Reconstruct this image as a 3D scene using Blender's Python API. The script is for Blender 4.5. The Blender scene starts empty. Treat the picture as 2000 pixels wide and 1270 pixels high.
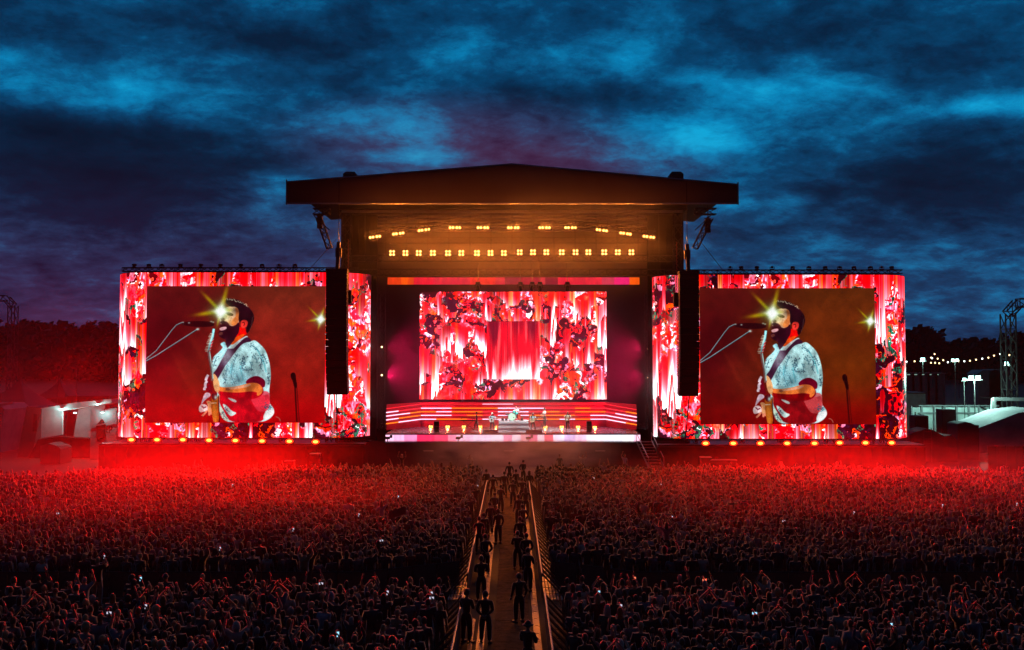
import bpy, bmesh, math, random
import numpy as np
from mathutils import Vector, Matrix, Euler
from mathutils import noise as mnoise

R = random.Random(7)
S = bpy.context.scene
C = S.collection
PI = math.pi

# ------------------------------------------------------------------ camera
CAM_Z = 9.6
FPX = 1800.0
PITCH = math.atan(70.0 / FPX)
cam_d = bpy.data.cameras.new('camera'); cam_d.sensor_width = 36.0; cam_d.lens = 36.0 * FPX / 2000.0
cam_d.clip_start = 0.1; cam_d.clip_end = 3000
cam = bpy.data.objects.new('camera', cam_d); C.objects.link(cam)
cam.location = (0, 0, CAM_Z); cam.rotation_euler = (PI / 2 + PITCH, 0, 0)
S.camera = cam

def at(px, py, Y):
    """photo pixel -> world point on the plane at distance Y"""
    u = px - 1000.0; v = 635.0 - py
    fw = FPX * math.cos(PITCH) - v * math.sin(PITCH)
    up = v * math.cos(PITCH) + FPX * math.sin(PITCH)
    t = Y / fw
    return Vector((u * t, Y, CAM_Z + up * t))

def at_z(px, py, z):
    """photo pixel -> world point at height z (below the horizon)"""
    u = px - 1000.0; v = 635.0 - py
    fw = FPX * math.cos(PITCH) - v * math.sin(PITCH)
    up = v * math.cos(PITCH) + FPX * math.sin(PITCH)
    t = (z - CAM_Z) / up
    return Vector((u * t, fw * t, z))

# ------------------------------------------------------------------ render settings
S.render.engine = 'CYCLES'
S.cycles.use_denoising = True
S.cycles.max_bounces = 5; S.cycles.diffuse_bounces = 2; S.cycles.glossy_bounces = 2
S.cycles.transmission_bounces = 2; S.cycles.volume_bounces = 0; S.cycles.transparent_max_bounces = 12
S.cycles.sample_clamp_indirect = 4.0
S.cycles.use_adaptive_sampling = True; S.cycles.adaptive_threshold = 0.015
S.cycles.caustics_reflective = False; S.cycles.caustics_refractive = False
S.view_settings.view_transform = 'Standard'; S.view_settings.look = 'None'
S.view_settings.exposure = 0.0; S.view_settings.gamma = 1.0
S.view_settings.use_curve_mapping = False

# ------------------------------------------------------------------ world: dusk sky with broken cloud
def srgb(r, g, b, a=1.0):
    f = lambda c: (c / 255.0) / 12.92 if c / 255.0 <= 0.04045 else ((c / 255.0 + 0.055) / 1.055) ** 2.4
    return (f(r), f(g), f(b), a)

class NT:
    """small helper that writes node graphs"""
    def __init__(s, tree): s.t = tree; s.n = tree.nodes; s.l = tree.links
    def node(s, kind, **kw):
        n = s.n.new(kind)
        for k, v in kw.items():
            if hasattr(n, k): setattr(n, k, v)
        return n
    def put(s, sock, v):
        if isinstance(v, bpy.types.NodeSocket): s.l.new(v, sock)
        elif v is not None: sock.default_value = v
    def math(s, op, a, b=None, c=None, clamp=False):
        n = s.n.new('ShaderNodeMath'); n.operation = op; n.use_clamp = clamp
        s.put(n.inputs[0], a); s.put(n.inputs[1], b) if b is not None else None
        if c is not None: s.put(n.inputs[2], c)
        return n.outputs[0]
    def vmath(s, op, a, b=None, scale=None):
        n = s.n.new('ShaderNodeVectorMath'); n.operation = op
        s.put(n.inputs[0], a)
        if b is not None: s.put(n.inputs[1], b)
        if scale is not None: s.put(n.inputs['Scale'], scale)
        return n.outputs['Value'] if op in ('LENGTH', 'DOT_PRODUCT') else n.outputs[0]
    def noise(s, vec, scale, detail=4, rough=0.55, dist=0.0):
        n = s.n.new('ShaderNodeTexNoise'); s.put(n.inputs['Vector'], vec)
        n.inputs['Scale'].default_value = scale; n.inputs['Detail'].default_value = detail
        n.inputs['Roughness'].default_value = rough; n.inputs['Distortion'].default_value = dist
        return n.outputs['Fac']
    def ramp(s, fac, stops):
        n = s.n.new('ShaderNodeValToRGB'); s.put(n.inputs[0], fac)
        el = n.color_ramp.elements
        while len(el) > 1: el.remove(el[-1])
        el[0].position = stops[0][0]; el[0].color = stops[0][1]
        for p, c in stops[1:]:
            e = el.new(p); e.color = c
        return n.outputs['Color']
    def mix(s, f, a, b, blend='MIX'):
        n = s.n.new('ShaderNodeMix'); n.data_type = 'RGBA'; n.blend_type = blend
        s.put(n.inputs['Factor'], f); s.put(n.inputs['A'], a); s.put(n.inputs['B'], b)
        return n.outputs['Result']
    def mapr(s, v, a, b, c, d, smooth=True):
        n = s.n.new('ShaderNodeMapRange'); n.interpolation_type = 'SMOOTHSTEP' if smooth else 'LINEAR'
        s.put(n.inputs['Value'], v)
        for i, x in enumerate((a, b, c, d)): n.inputs[i + 1].default_value = x
        return n.outputs[0]

SKY_GAIN = 1.0
W = bpy.data.worlds.new('World'); S.world = W; W.use_nodes = True
t = NT(W.node_tree); W.node_tree.nodes.clear()
tc = t.node('ShaderNodeTexCoord').outputs['Generated']
sep = t.node('ShaderNodeSeparateXYZ'); t.l.new(tc, sep.inputs[0])
zz = t.math('MAXIMUM', sep.outputs['Z'], 0.0)
den = t.math('ADD', zz, 0.30)
cmb = t.node('ShaderNodeCombineXYZ')
t.l.new(t.math('DIVIDE', sep.outputs['X'], den), cmb.inputs[0])
t.l.new(t.math('DIVIDE', sep.outputs['Y'], den), cmb.inputs[1])
P = cmb.outputs[0]
mp = t.node('ShaderNodeMapping'); t.l.new(P, mp.inputs[0])
mp.inputs['Rotation'].default_value = (0, 0, math.radians(-14)); mp.inputs['Scale'].default_value = (1.0, 1.15, 1)
mp.inputs['Location'].default_value = (3.1, 0.4, 0)
n1 = t.noise(mp.outputs[0], 2.3, 12, 0.60, 0.35)
n2 = t.noise(mp.outputs[0], 6.0, 10, 0.66, 0.25)
n3 = t.noise(mp.outputs[0], 17.0, 8, 0.66, 0.2)
base = t.math('ADD', t.math('ADD', t.math('ADD', t.math('MULTIPLY', n1, 0.50), t.math('MULTIPLY', n2, 0.44)), t.math('MULTIPLY', n3, 0.28)), -0.125)

def blob(px, py, rx, ry, amt, rot=0.0):
    """broad thick / thin area of the cloud layer around one direction"""
    d = at(px, py, 100.0) - Vector((0, 0, CAM_Z)); d.normalize()
    sub = t.vmath('SUBTRACT', tc, tuple(d))
    m = t.node('ShaderNodeMapping'); t.l.new(sub, m.inputs[0])
    m.vector_type = 'POINT'
    m.inputs['Rotation'].default_value = (0, rot, 0)
    m.inputs['Scale'].default_value = (FPX / rx, 1.2, FPX / ry)
    ln = t.vmath('LENGTH', m.outputs[0])
    return t.mapr(ln, 0.0, 1.0, amt, 0.0)

BLOBS = [  # px, py, rx, ry, amount
    (110, 170, 340, 90, 0.11), (430, 200, 260, 60, 0.07), (700, 240, 240, 50, 0.09), (830, 305, 150, 26, 0.16), (545, 365, 90, 60, 0.10),
    (1350, 270, 200, 60, 0.22), (1480, 395, 200, 36, 0.20), (1200, 110, 230, 90, 0.10), (1480, 170, 360, 80, 0.12),
    (1950, 205, 170, 34, 0.20), (1480, 430, 150, 22, 0.10), (1800, 520, 120, 16, 0.12), (880, 105, 100, 50, 0.06), (1250, 50, 90, 80, 0.06),
    (170, 330, 520, 110, -0.26), (180, 250, 330, 50, -0.10), (330, 420, 420, 90, -0.12), (1800, 360, 420, 120, -0.22), (1900, 80, 240, 120, -0.07), (60, 30, 360, 70, -0.10),
    (500, 60, 300, 60, -0.12), (1180, 185, 180, 44, -0.13), (1620, 60, 220, 60, -0.07), (1010, 200, 240, 60, -0.10), (1330, 180, 120, 30, -0.06), (1100, 60, 160, 50, -0.08),
]
acc = base
for b in BLOBS:
    acc = t.math('ADD', acc, blob(*b))
cloud = t.ramp(acc, [(0.08, srgb(2, 17, 36)), (0.22, srgb(2, 25, 48)), (0.32, srgb(2, 32, 59)), (0.40, srgb(2, 46, 80)), (0.485, srgb(2, 66, 108)), (0.55, srgb(3, 92, 140)),
                     (0.635, srgb(3, 126, 180)), (0.74, srgb(14, 164, 214))])
# stage light glow painted purple into the sky, low down and over the roof
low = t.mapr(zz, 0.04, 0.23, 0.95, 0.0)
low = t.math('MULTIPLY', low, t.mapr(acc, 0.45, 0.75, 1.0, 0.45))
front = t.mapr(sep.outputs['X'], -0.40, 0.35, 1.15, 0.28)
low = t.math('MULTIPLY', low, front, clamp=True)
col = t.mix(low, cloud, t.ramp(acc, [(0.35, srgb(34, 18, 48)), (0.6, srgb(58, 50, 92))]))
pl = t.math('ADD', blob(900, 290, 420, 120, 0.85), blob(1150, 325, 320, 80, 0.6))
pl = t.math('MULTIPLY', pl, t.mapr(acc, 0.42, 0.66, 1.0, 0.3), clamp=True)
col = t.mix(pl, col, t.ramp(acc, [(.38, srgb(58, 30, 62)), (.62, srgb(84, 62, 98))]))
# a trace of the real twilight sky over the whole dome
sky = t.node('ShaderNodeTexSky'); sky.sky_type = 'NISHITA'; sky.sun_disc = False
sky.sun_elevation = math.radians(-5); sky.sun_rotation = math.radians(150)
col = t.mix(1.0, col, t.mix(1.0, sky.outputs[0], (0.02, 0.02, 0.02, 1), 'MULTIPLY'), 'ADD')
# added gradient: sky dimmed overhead and behind the camera to darken the crowd
dusk = t.mapr(sep.outputs['Y'], -0.5, 0.88, 0.14, 1.0)
col = t.mix(1.0, col, dusk, 'MULTIPLY')
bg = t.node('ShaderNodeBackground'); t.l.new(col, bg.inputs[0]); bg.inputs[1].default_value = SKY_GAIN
wo = t.node('ShaderNodeOutputWorld'); t.l.new(bg.outputs[0], wo.inputs[0])

# ------------------------------------------------------------------ mesh helpers
class MB:
    """collects simple solids into one mesh"""
    def __init__(s): s.v = []; s.f = []; s.m = []; s.uv = None
    def add(s, vs, fs, mi=0):
        o = len(s.v); s.v.extend([tuple(v) for v in vs])
        for f in fs: s.f.append(tuple(i + o for i in f)); s.m.append(mi)
        return s
    def box(s, x0, x1, y0, y1, z0, z1, mi=0):
        vs = [(x0,y0,z0),(x1,y0,z0),(x1,y1,z0),(x0,y1,z0),(x0,y0,z1),(x1,y0,z1),(x1,y1,z1),(x0,y1,z1)]
        return s.add(vs, [(0,3,2,1),(4,5,6,7),(0,1,5,4),(1,2,6,5),(2,3,7,6),(3,0,4,7)], mi)
    def bar(s, a, b, w=0.05, h=None, mi=0, w2=None, n=4):
        """prism from a to b, square (n=4) or round"""
        a = Vector(a); b = Vector(b); d = b - a
        if d.length < 1e-6: return s
        h = w if h is None else h
        z = d.normalized(); up = Vector((0, 0, 1)) if abs(z.z) < 0.95 else Vector((0, 1, 0))
        x = z.cross(up).normalized(); y = x.cross(z).normalized()
        k = 1.0 if w2 is None else w2 / w
        vs = []
        for p, q in ((a, 1.0), (b, k)):
            for i in range(n):
                an = 2 * PI * (i + 0.5) / n
                r = 0.7071 if n == 4 else 0.5
                vs.append(p + x * math.cos(an) * w * r * q + y * math.sin(an) * h * r * q)
        fs = [tuple(range(n))[::-1], tuple(range(n, 2 * n))]
        for i in range(n): fs.append((i, (i + 1) % n, n + (i + 1) % n, n + i))
        return s.add(vs, fs, mi)
    def tube(s, pts, r, n=6, mi=0):
        for a, b in zip(pts[:-1], pts[1:]): s.bar(a, b, 2 * r, n=n, mi=mi)
        return s
    def prism(s, poly, y0, y1, mi=0):
        """polygon in x,z extruded along y"""
        n = len(poly)
        vs = [(p[0], y0, p[1]) for p in poly] + [(p[0], y1, p[1]) for p in poly]
        fs = [tuple(range(n)), tuple(range(2 * n - 1, n - 1, -1))]
        for i in range(n): fs.append((i, n + i, n + (i + 1) % n, (i + 1) % n))
        return s.add(vs, fs, mi)
    def lathe(s, c, prof, n=16, axis='z', mi=0):
        vs = []
        for r, h in prof:
            for i in range(n):
                an = 2 * PI * i / n; a, b = r * math.cos(an), r * math.sin(an)
                vs.append({'z': (c[0] + a, c[1] + b, c[2] + h), 'y': (c[0] + a, c[1] + h, c[2] + b), 'x': (c[0] + h, c[1] + a, c[2] + b)}[axis])
        fs = []
        for k in range(len(prof) - 1):
            for i in range(n):
                fs.append((k * n + i, k * n + (i + 1) % n, (k + 1) * n + (i + 1) % n, (k + 1) * n + i))
        fs.append(tuple(range(n))[::-1]); fs.append(tuple((len(prof) - 1) * n + i for i in range(n)))
        return s.add(vs, fs, mi)
    def ball(s, c, r, seg=8, ring=6, mi=0):
        rx, ry, rz = (r, r, r) if not isinstance(r, tuple) else r
        vs = [(c[0], c[1], c[2] - rz)]
        for k in range(1, ring):
            ph = PI * k / ring
            for i in range(seg):
                an = 2 * PI * i / seg
                vs.append((c[0] + rx * math.sin(ph) * math.cos(an), c[1] + ry * math.sin(ph) * math.sin(an), c[2] - rz * math.cos(ph)))
        vs.append((c[0], c[1], c[2] + rz)); fs = []
        for i in range(seg): fs.append((0, 1 + (i + 1) % seg, 1 + i))
        for k in range(ring - 2):
            for i in range(seg):
                a = 1 + k * seg + i; b = 1 + k * seg + (i + 1) % seg
                fs.append((a, b, b + seg, a + seg))
        l = len(vs) - 1; o = 1 + (ring - 2) * seg
        for i in range(seg): fs.append((l, o + i, o + (i + 1) % seg))
        return s.add(vs, fs, mi)
    def mesh(s, name, mats, smooth=False):
        me = bpy.data.meshes.new(name); me.from_pydata(s.v, [], s.f)
        for m in (mats if isinstance(mats, (list, tuple)) else [mats]): me.materials.append(m)
        if max(s.m, default=0) > 0: me.polygons.foreach_set('material_index', s.m)
        if smooth: me.polygons.foreach_set('use_smooth', [True] * len(s.f))
        me.update(); return me
    def build(s, name, mats, parent=None, smooth=False, bevel=0.0):
        o = link(name, s.mesh(name, mats, smooth), parent)
        if bevel:
            md = o.modifiers.new('bevel', 'BEVEL'); md.width = bevel; md.segments = 2; md.limit_method = 'ANGLE'
        return o

def link(name, data, parent=None):
    o = bpy.data.objects.new(name, data); C.objects.link(o)
    if parent is not None:
        o.parent = parent
        if parent.get('_world'):
            o.matrix_parent_inverse = PINV[parent.name]
    return o
PINV = {}
def tag(o, label=None, cat=None, group=None, kind=None):
    if label: o['label'] = label
    if cat: o['category'] = cat
    if group: o['group'] = group
    if kind: o['kind'] = kind
    return o
def thing(name, label, cat, loc=(0, 0, 0), rz=0.0, group=None, world=False):
    """Empty at the thing's base; world=True: its children's meshes are given in world coordinates"""
    o = bpy.data.objects.new(name, None); C.objects.link(o)
    o.location = loc; o.rotation_euler = (0, 0, rz); o.empty_display_size = 0.3
    tag(o, label, cat, group)
    if world:
        o['_world'] = True
        PINV[o.name] = (Matrix.Translation(Vector(loc)) @ Matrix.Rotation(rz, 4, 'Z')).inverted()
    return o
def copy_tree(o, parent=None):
    c = o.copy(); C.objects.link(c); c.parent = parent
    if o.name in PINV: PINV[c.name] = PINV[o.name]
    for ch in o.children: copy_tree(ch, c)
    return c

# ------------------------------------------------------------------ materials
SHEEN = 1.0
def mat(name, col, rough=0.6, metal=0.0, var=0.25, scale=3.0, bump=0.0, bscale=20.0, emit=None, estr=0.0, spec=0.5, second=None):
    m = bpy.data.materials.new(name); m.use_nodes = True
    t = NT(m.node_tree); b = t.n['Principled BSDF']
    c = (*col[:3], 1.0)
    co = t.node('ShaderNodeTexCoord').outputs['Object']
    if var:
        n = t.noise(co, scale, 5, 0.6)
        d = tuple(x * (1 - var) for x in c[:3]) + (1,)
        e = tuple(min(1, x * (1 + var)) for x in c[:3]) + (1,)
        if second: e = (*second[:3], 1)
        t.l.new(t.ramp(n, [(0.3, d), (0.7, e)]), b.inputs['Base Color'])
        t.l.new(t.mapr(n, 0.2, 0.8, max(0.02, rough - 0.12), min(1, rough + 0.12)), b.inputs['Roughness'])
    else:
        b.inputs['Base Color'].default_value = c; b.inputs['Roughness'].default_value = rough
    b.inputs['Metallic'].default_value = metal
    b.inputs['Specular IOR Level'].default_value = spec
    if bump:
        bn = t.node('ShaderNodeBump'); bn.inputs['Strength'].default_value = bump; bn.inputs['Distance'].default_value = 0.05
        t.l.new(t.noise(co, bscale, 4, 0.6), bn.inputs['Height']); t.l.new(bn.outputs[0], b.inputs['Normal'])
    if emit:
        b.inputs['Emission Color'].default_value = (*emit[:3], 1); b.inputs['Emission Strength'].default_value = estr
    return m

def tint_mat(name, rough=0.8, attr=None, scale=14.0):
    """base colour from the object's own colour, or from a per-vertex attribute for the massed crowd"""
    m = bpy.data.materials.new(name); m.use_nodes = True
    t = NT(m.node_tree); b = t.n['Principled BSDF']
    if attr:
        a = t.node('ShaderNodeAttribute'); a.attribute_name = attr; c = a.outputs['Color']
    else:
        c = t.node('ShaderNodeObjectInfo').outputs['Color']
    co = t.node('ShaderNodeTexCoord').outputs['Object']
    n = t.noise(co, scale, 4, 0.6)
    t.l.new(t.mix(1.0, c, t.ramp(n, [(0.3, (0.65, 0.65, 0.65, 1)), (0.7, (1.15, 1.15, 1.15, 1))]), 'MULTIPLY'), b.inputs['Base Color'])
    b.inputs['Roughness'].default_value = rough
    b.inputs['Sheen Weight'].default_value = SHEEN; b.inputs['Sheen Roughness'].default_value = .35
    bn = t.node('ShaderNodeBump'); bn.inputs['Strength'].default_value = 0.4; bn.inputs['Distance'].default_value = 0.02
    t.l.new(n, bn.inputs['Height']); t.l.new(bn.outputs[0], b.inputs['Normal'])
    return m

def glow(name, col, strength):
    m = bpy.data.materials.new(name); m.use_nodes = True
    t = NT(m.node_tree); t.n.clear()
    e = t.node('ShaderNodeEmission'); e.inputs[0].default_value = (*col[:3], 1); e.inputs[1].default_value = strength
    o = t.node('ShaderNodeOutputMaterial'); t.l.new(e.outputs[0], o.inputs[0])
    return m

def scrim(name, col, tr):
    m = bpy.data.materials.new(name); m.use_nodes = True
    t = NT(m.node_tree); b = t.n['Principled BSDF']
    co = t.node('ShaderNodeTexCoord').outputs['Object']; n = t.noise(co, .5, 5, .6)
    t.l.new(t.ramp(n, [(.3, (*[c * .75 for c in col], 1)), (.7, (*[c * 1.25 for c in col], 1))]), b.inputs['Base Color']); b.inputs['Roughness'].default_value = .8
    tl = t.node('ShaderNodeBsdfTranslucent'); tl.inputs[0].default_value = (*tr, 1)
    mx = t.node('ShaderNodeMixShader'); mx.inputs[0].default_value = .27
    t.l.new(b.outputs[0], mx.inputs[1]); t.l.new(tl.outputs[0], mx.inputs[2]); t.l.new(mx.outputs[0], t.n['Material Output'].inputs[0])
    return m
M = {
    'scrim': scrim('fascia_mesh_fabric', (.06, .045, .04), (.45, .36, .33)),
    'black_cloth': mat('black_cloth', (0.010, 0.009, 0.009), 0.95, var=0.4, scale=1.2, bump=0.5, bscale=3, spec=.08),
    'black_metal': mat('black_metal', (0.02, 0.02, 0.02), 0.45, 0.3, bump=0.1),
    'alu': mat('aluminium', (0.42, 0.42, 0.43), 0.42, 0.9, var=0.2, scale=8),
    'steel': mat('galvanised_steel', (0.10, 0.10, 0.10), 0.6, 0.5, var=0.3, scale=6),
    'roof': mat('roof_membrane', (0.05, 0.045, 0.045), 0.7, var=0.3, scale=0.6, bump=0.3, bscale=1.5),
    'speaker': mat('speaker_black', (0.010, 0.010, 0.010), 0.6, var=0.3, scale=4, bump=0.4, bscale=60),
    'deck': mat('stage_deck', (0.16, 0.17, 0.19), 0.25, var=0.3, scale=2),
    'riser_dark': mat('riser_dark', (0.06, 0.05, 0.07), 0.6),
    'riser_light': mat('riser_light', (0.36, 0.36, 0.40), 0.6),
    'white_panel': mat('white_panel', (0.60, 0.60, 0.60), 0.5, var=0.15, scale=1.0),
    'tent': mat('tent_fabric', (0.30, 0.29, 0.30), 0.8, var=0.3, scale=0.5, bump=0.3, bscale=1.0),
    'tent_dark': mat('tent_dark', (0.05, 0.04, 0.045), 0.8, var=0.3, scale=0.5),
    'cabin': mat('cabin_grey', (0.20, 0.22, 0.23), 0.6, var=0.25, scale=1.0),
    'lens_warm': glow('blinder_filament', (1.0, 0.62, 0.18), 4.0),
    'lens_red': glow('floor_lamp_lens', (1.0, 0.22, 0.03), 6.0),
    'halo_red': glow('lamp_bloom_red', (1.0, 0.035, 0.006), 2.2), 'halo_amber': glow('lamp_bloom_amber', (1.0, 0.26, 0.015), 1.1),  # glowing discs that paint the bloom around the lenses
    'lens_orange': glow('stage_lamp_lens', (1.0, 0.35, 0.07), 6.0),
    'lens_teal': glow('flood_lens', (0.45, 1.0, 0.9), 8.0),
    'bulb_white': glow('bulb_white', (0.8, 0.95, 0.9), 5.0),
    'bulb_warm': glow('bulb_warm', (1.0, 0.75, 0.35), 4.0),
    'skin': tint_mat('skin', 0.55), 'cloth': tint_mat('cloth', 0.85), 'hair': tint_mat('hair', 0.5, scale=40),
    'eye': mat('eye', (0.02, 0.015, 0.01), 0.2, var=0),
    'crowd': tint_mat('crowd_mass', 0.75, 'tint', 6.0),
}

# ------------------------------------------------------------------ LED picture content (drawn in code, shown by the screens)
rng = np.random.default_rng(11)
def vnoise(w, h, fx, fy, seed):
    """smooth value noise, fx x fy cells over a w x h picture"""
    g = np.random.default_rng(seed).random((int(fy) + 3, int(fx) + 3))
    x = np.linspace(0, fx, w, endpoint=False); y = np.linspace(0, fy, h, endpoint=False)
    xi = x.astype(int); yi = y.astype(int); xf = x - xi; yf = y - yi
    xf = xf * xf * (3 - 2 * xf); yf = yf * yf * (3 - 2 * yf)
    a = g[np.ix_(yi, xi)]; b = g[np.ix_(yi, xi + 1)]; c = g[np.ix_(yi + 1, xi)]; d = g[np.ix_(yi + 1, xi + 1)]
    return (a * (1 - xf) + b * xf) * (1 - yf)[:, None] + (c * (1 - xf) + d * xf) * yf[:, None]
def fbm(w, h, fx, fy, seed, octs=4):
    r = np.zeros((h, w)); amp = 1.0; tot = 0
    for k in range(octs):
        r += amp * vnoise(w, h, fx * 2 ** k, fy * 2 ** k, seed + k); tot += amp; amp *= 0.55
    return r / tot

def smeared_flowers(w, h, seed, dark=0.5, cell=60.0, green=.5):
    """petal shapes pulled down into vertical streaks"""
    pal = np.array([(255, 240, 246), (250, 170, 200), (238, 60, 100), (236, 0, 36), (252, 26, 10), (255, 96, 16), (236, 0, 30), (120, 2, 26),
                    (255, 215, 228), (245, 14, 20), (232, 0, 40), (255, 250, 252), (250, 60, 20), (226, 0, 34), (255, 120, 40), (240, 20, 40)], float)
    nx, ny = w / cell, h / cell
    X, Y = np.meshgrid(np.arange(w), np.arange(h))
    wx = (fbm(w, h, nx, ny, seed, 5) - .5) * cell * 3.4; wy = (fbm(w, h, nx, ny, seed + 50, 5) - .5) * cell * 3.4
    sx = np.clip(X + wx, 0, w - 1).astype(int); sy = np.clip(Y + wy, 0, h - 1).astype(int)
    # petals: cells of a warped point set, each with its own colour and shading from base to rim
    r = np.random.default_rng(seed + 5); n = int(nx * ny * 5.5)
    P_ = np.stack([r.random(n) * w, r.random(n) * h], 1); cid = r.integers(0, 16, n); dirn = r.random(n) * 6.28; lenr = .5 + r.random(n)
    d1 = np.full((h, w), 1e9); idx = np.zeros((h, w), int); xx = sx.astype(float); yy = sy.astype(float)
    for k in range(n):
        dx = xx - P_[k, 0]; dy = yy - P_[k, 1]; c, s_ = math.cos(dirn[k]), math.sin(dirn[k])
        d = ((dx * c + dy * s_) / 1.7) ** 2 + (-dx * s_ + dy * c) ** 2
        m = d < d1; d1[m] = d[m]; idx[m] = k
    F = pal[cid[idx]].copy()
    g = np.clip(np.sqrt(d1) / (cell * .42), 0, 1)[..., None]
    lift = (cid[idx] % 3 == 0)[..., None]
    F = np.where(lift, F * (1 - g * .65) + np.array([255, 225, 235]) * g * .65, F * (1 - g * .5) + np.array([110, 0, 22]) * g * .5)
    st = vnoise(w, h, w / 3.0, ny * 3, seed + 171)[..., None]
    F = F * np.concatenate([.92 + .16 * st, .6 + .8 * st, .6 + .8 * st], 2)
    dk = fbm(w, h, nx * .5, ny * .6, seed + 200, 4)[sy, sx]
    th = .60 - .07 * dark
    F = np.where((dk > th)[..., None] & (cid[idx] % 4 != 1)[..., None], F * np.array([.16, .1, .16]) + np.array([34, 2, 18]), F)
    gr = (dk > th - .035) & (dk < th + .02) & (vnoise(w, h, nx * 2, ny * 2, seed + 210) > 1 - .42 * green)
    F = np.where(gr[..., None], np.array([40, 110, 90]) * (.5 + st), F)
    # streaks: each column keeps the colour of the row where the streak began and pales downwards
    m = vnoise(w, h, w / 26.0, ny * .45, seed + 230) * .5 + vnoise(w, h, nx * .8, ny * .45, seed + 250) * .5 + .05 * vnoise(w, h, w / 2.5, ny * .3, seed + 251)
    m = m - .25 * (dk > th)
    hi = .55 * vnoise(w, h, w / 2.0, 1.2, seed + 270) + .45 * vnoise(w, h, w / 7.0, 1.2, seed + 271)
    out = F.copy(); on = np.zeros(w, bool); src = np.zeros((w, 3)); tt = np.zeros(w)
    lnn = cell * (.9 + 2.4 * vnoise(w, 1, w / 22.0, 1, seed + 300)[0] + .5 * vnoise(w, 1, w / 3.0, 1, seed + 301)[0])
    pick = vnoise(w, 1, w / 12.0, 1, seed + 302)[0][:, None]
    base = np.where(pick < .5, np.array([240, 0, 26.]), np.where(pick < .68, np.array([255, 84, 6.]), np.array([246, 90, 110.])))
    for y in range(h):
        now = m[y] > 0.50
        start = now & ~on
        src[start] = F[y][start] * .35 + base[start] * .65; tt[start] = 0
        tt[now] += 1
        k = np.clip(tt / lnn - .15, 0, 1)[:, None] ** 1.2
        c = src * (1 - k) + np.array([255, 236, 244]) * k
        v = (.30 + 1.15 * hi[y])[:, None] + .35 * k
        c = np.concatenate([c[:, :1] * np.clip(.80 + .3 * hi[y][:, None], 0, 1.05), c[:, 1:] * np.clip(v, 0, 1.1)], 1)
        out[y] = np.where(now[:, None], c, F[y]); on = now.copy()
        end = tt > lnn * 1.5
        on &= ~end; tt[end] = 0
    return np.clip(out, 0, 255)

def make_image(name, arr):
    h, w = arr.shape[:2]
    im = bpy.data.images.new(name, w, h, alpha=False)
    px = np.ones((h, w, 4), np.float32); px[..., :3] = np.clip(arr[::-1], 0, 255) / 255.0
    im.pixels.foreach_set(px.ravel()); im.update(); im.pack()
    return im

def screen_mat(name, arr, strength=1.0, rough=0.35, gamma=1.0):
    im = make_image(name, arr)
    m = bpy.data.materials.new(name); m.use_nodes = True
    t = NT(m.node_tree); b = t.n['Principled BSDF']
    tx = t.node('ShaderNodeTexImage'); tx.image = im; tx.interpolation = 'Linear'; tx.extension = 'EXTEND'
    uv = t.node('ShaderNodeUVMap'); uv.uv_map = 'UVMap'; t.l.new(uv.outputs[0], tx.inputs[0])
    b.inputs['Base Color'].default_value = (0.01, 0.01, 0.01, 1); b.inputs['Roughness'].default_value = rough
    gm_ = t.node('ShaderNodeGamma'); gm_.inputs[1].default_value = gamma; t.l.new(tx.outputs[0], gm_.inputs[0])
    t.l.new(gm_.outputs[0], b.inputs['Emission Color']); b.inputs['Emission Strength'].default_value = strength
    return m

class Canvas:
    def __init__(s, w, h, up=1):
        s.w, s.h = w, h; s.a = np.zeros((h, w, 3)); s.X, s.Y = np.meshgrid(np.arange(w) + .5, np.arange(h) + .5)
    def mask(s, poly):
        xs = [p[0] for p in poly]; ys = [p[1] for p in poly]
        x0, x1 = max(0, int(min(xs)) - 1), min(s.w, int(max(xs)) + 2); y0, y1 = max(0, int(min(ys)) - 1), min(s.h, int(max(ys)) + 2)
        if x1 <= x0 or y1 <= y0: return None, None
        acc = np.zeros((y1 - y0, x1 - x0))
        for oy in (-.25, .25):
            for ox in (-.25, .25):
                X = s.X[y0:y1, x0:x1] + ox; Y = s.Y[y0:y1, x0:x1] + oy; ins = np.zeros(X.shape, bool)
                for (ax, ay), (bx, by) in zip(poly, poly[1:] + poly[:1]):
                    if ay == by: continue
                    c = ((ay > Y) != (by > Y)) & (X < (bx - ax) * (Y - ay) / (by - ay) + ax)
                    ins ^= c
                acc += ins
        return acc / 4, (slice(y0, y1), slice(x0, x1))
    def poly(s, pts, col, alpha=1.0):
        m, sl = s.mask(pts)
        if m is None: return
        col = np.array(col, float)
        if col.ndim == 1: col = col[None, None]
        else: col = col[sl]
        m = (m * alpha)[..., None]; s.a[sl] = s.a[sl] * (1 - m) + col * m
    def line(s, pts, wd, col, alpha=1.0):
        for (ax, ay), (bx, by) in zip(pts[:-1], pts[1:]):
            d = math.hypot(bx - ax, by - ay) or 1; nx, ny = -(by - ay) / d * wd / 2, (bx - ax) / d * wd / 2
            ex, ey = (bx - ax) / d * wd * .3, (by - ay) / d * wd * .3
            s.poly([(ax + nx - ex, ay + ny - ey), (bx + nx + ex, by + ny + ey), (bx - nx + ex, by - ny + ey), (ax - nx - ex, ay - ny - ey)], col, alpha)
    def soft(s, cx, cy, rx, ry, col, amt, rot=0.0, power=2.0, add=False):
        c, si = math.cos(rot), math.sin(rot)
        u = ((s.X - cx) * c + (s.Y - cy) * si) / rx; v = (-(s.X - cx) * si + (s.Y - cy) * c) / ry
        g = np.exp(-(u * u + v * v) ** (power / 2))[..., None] * amt
        s.a = s.a + np.array(col, float) * g if add else s.a * (1 - g) + np.array(col, float) * g

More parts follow.
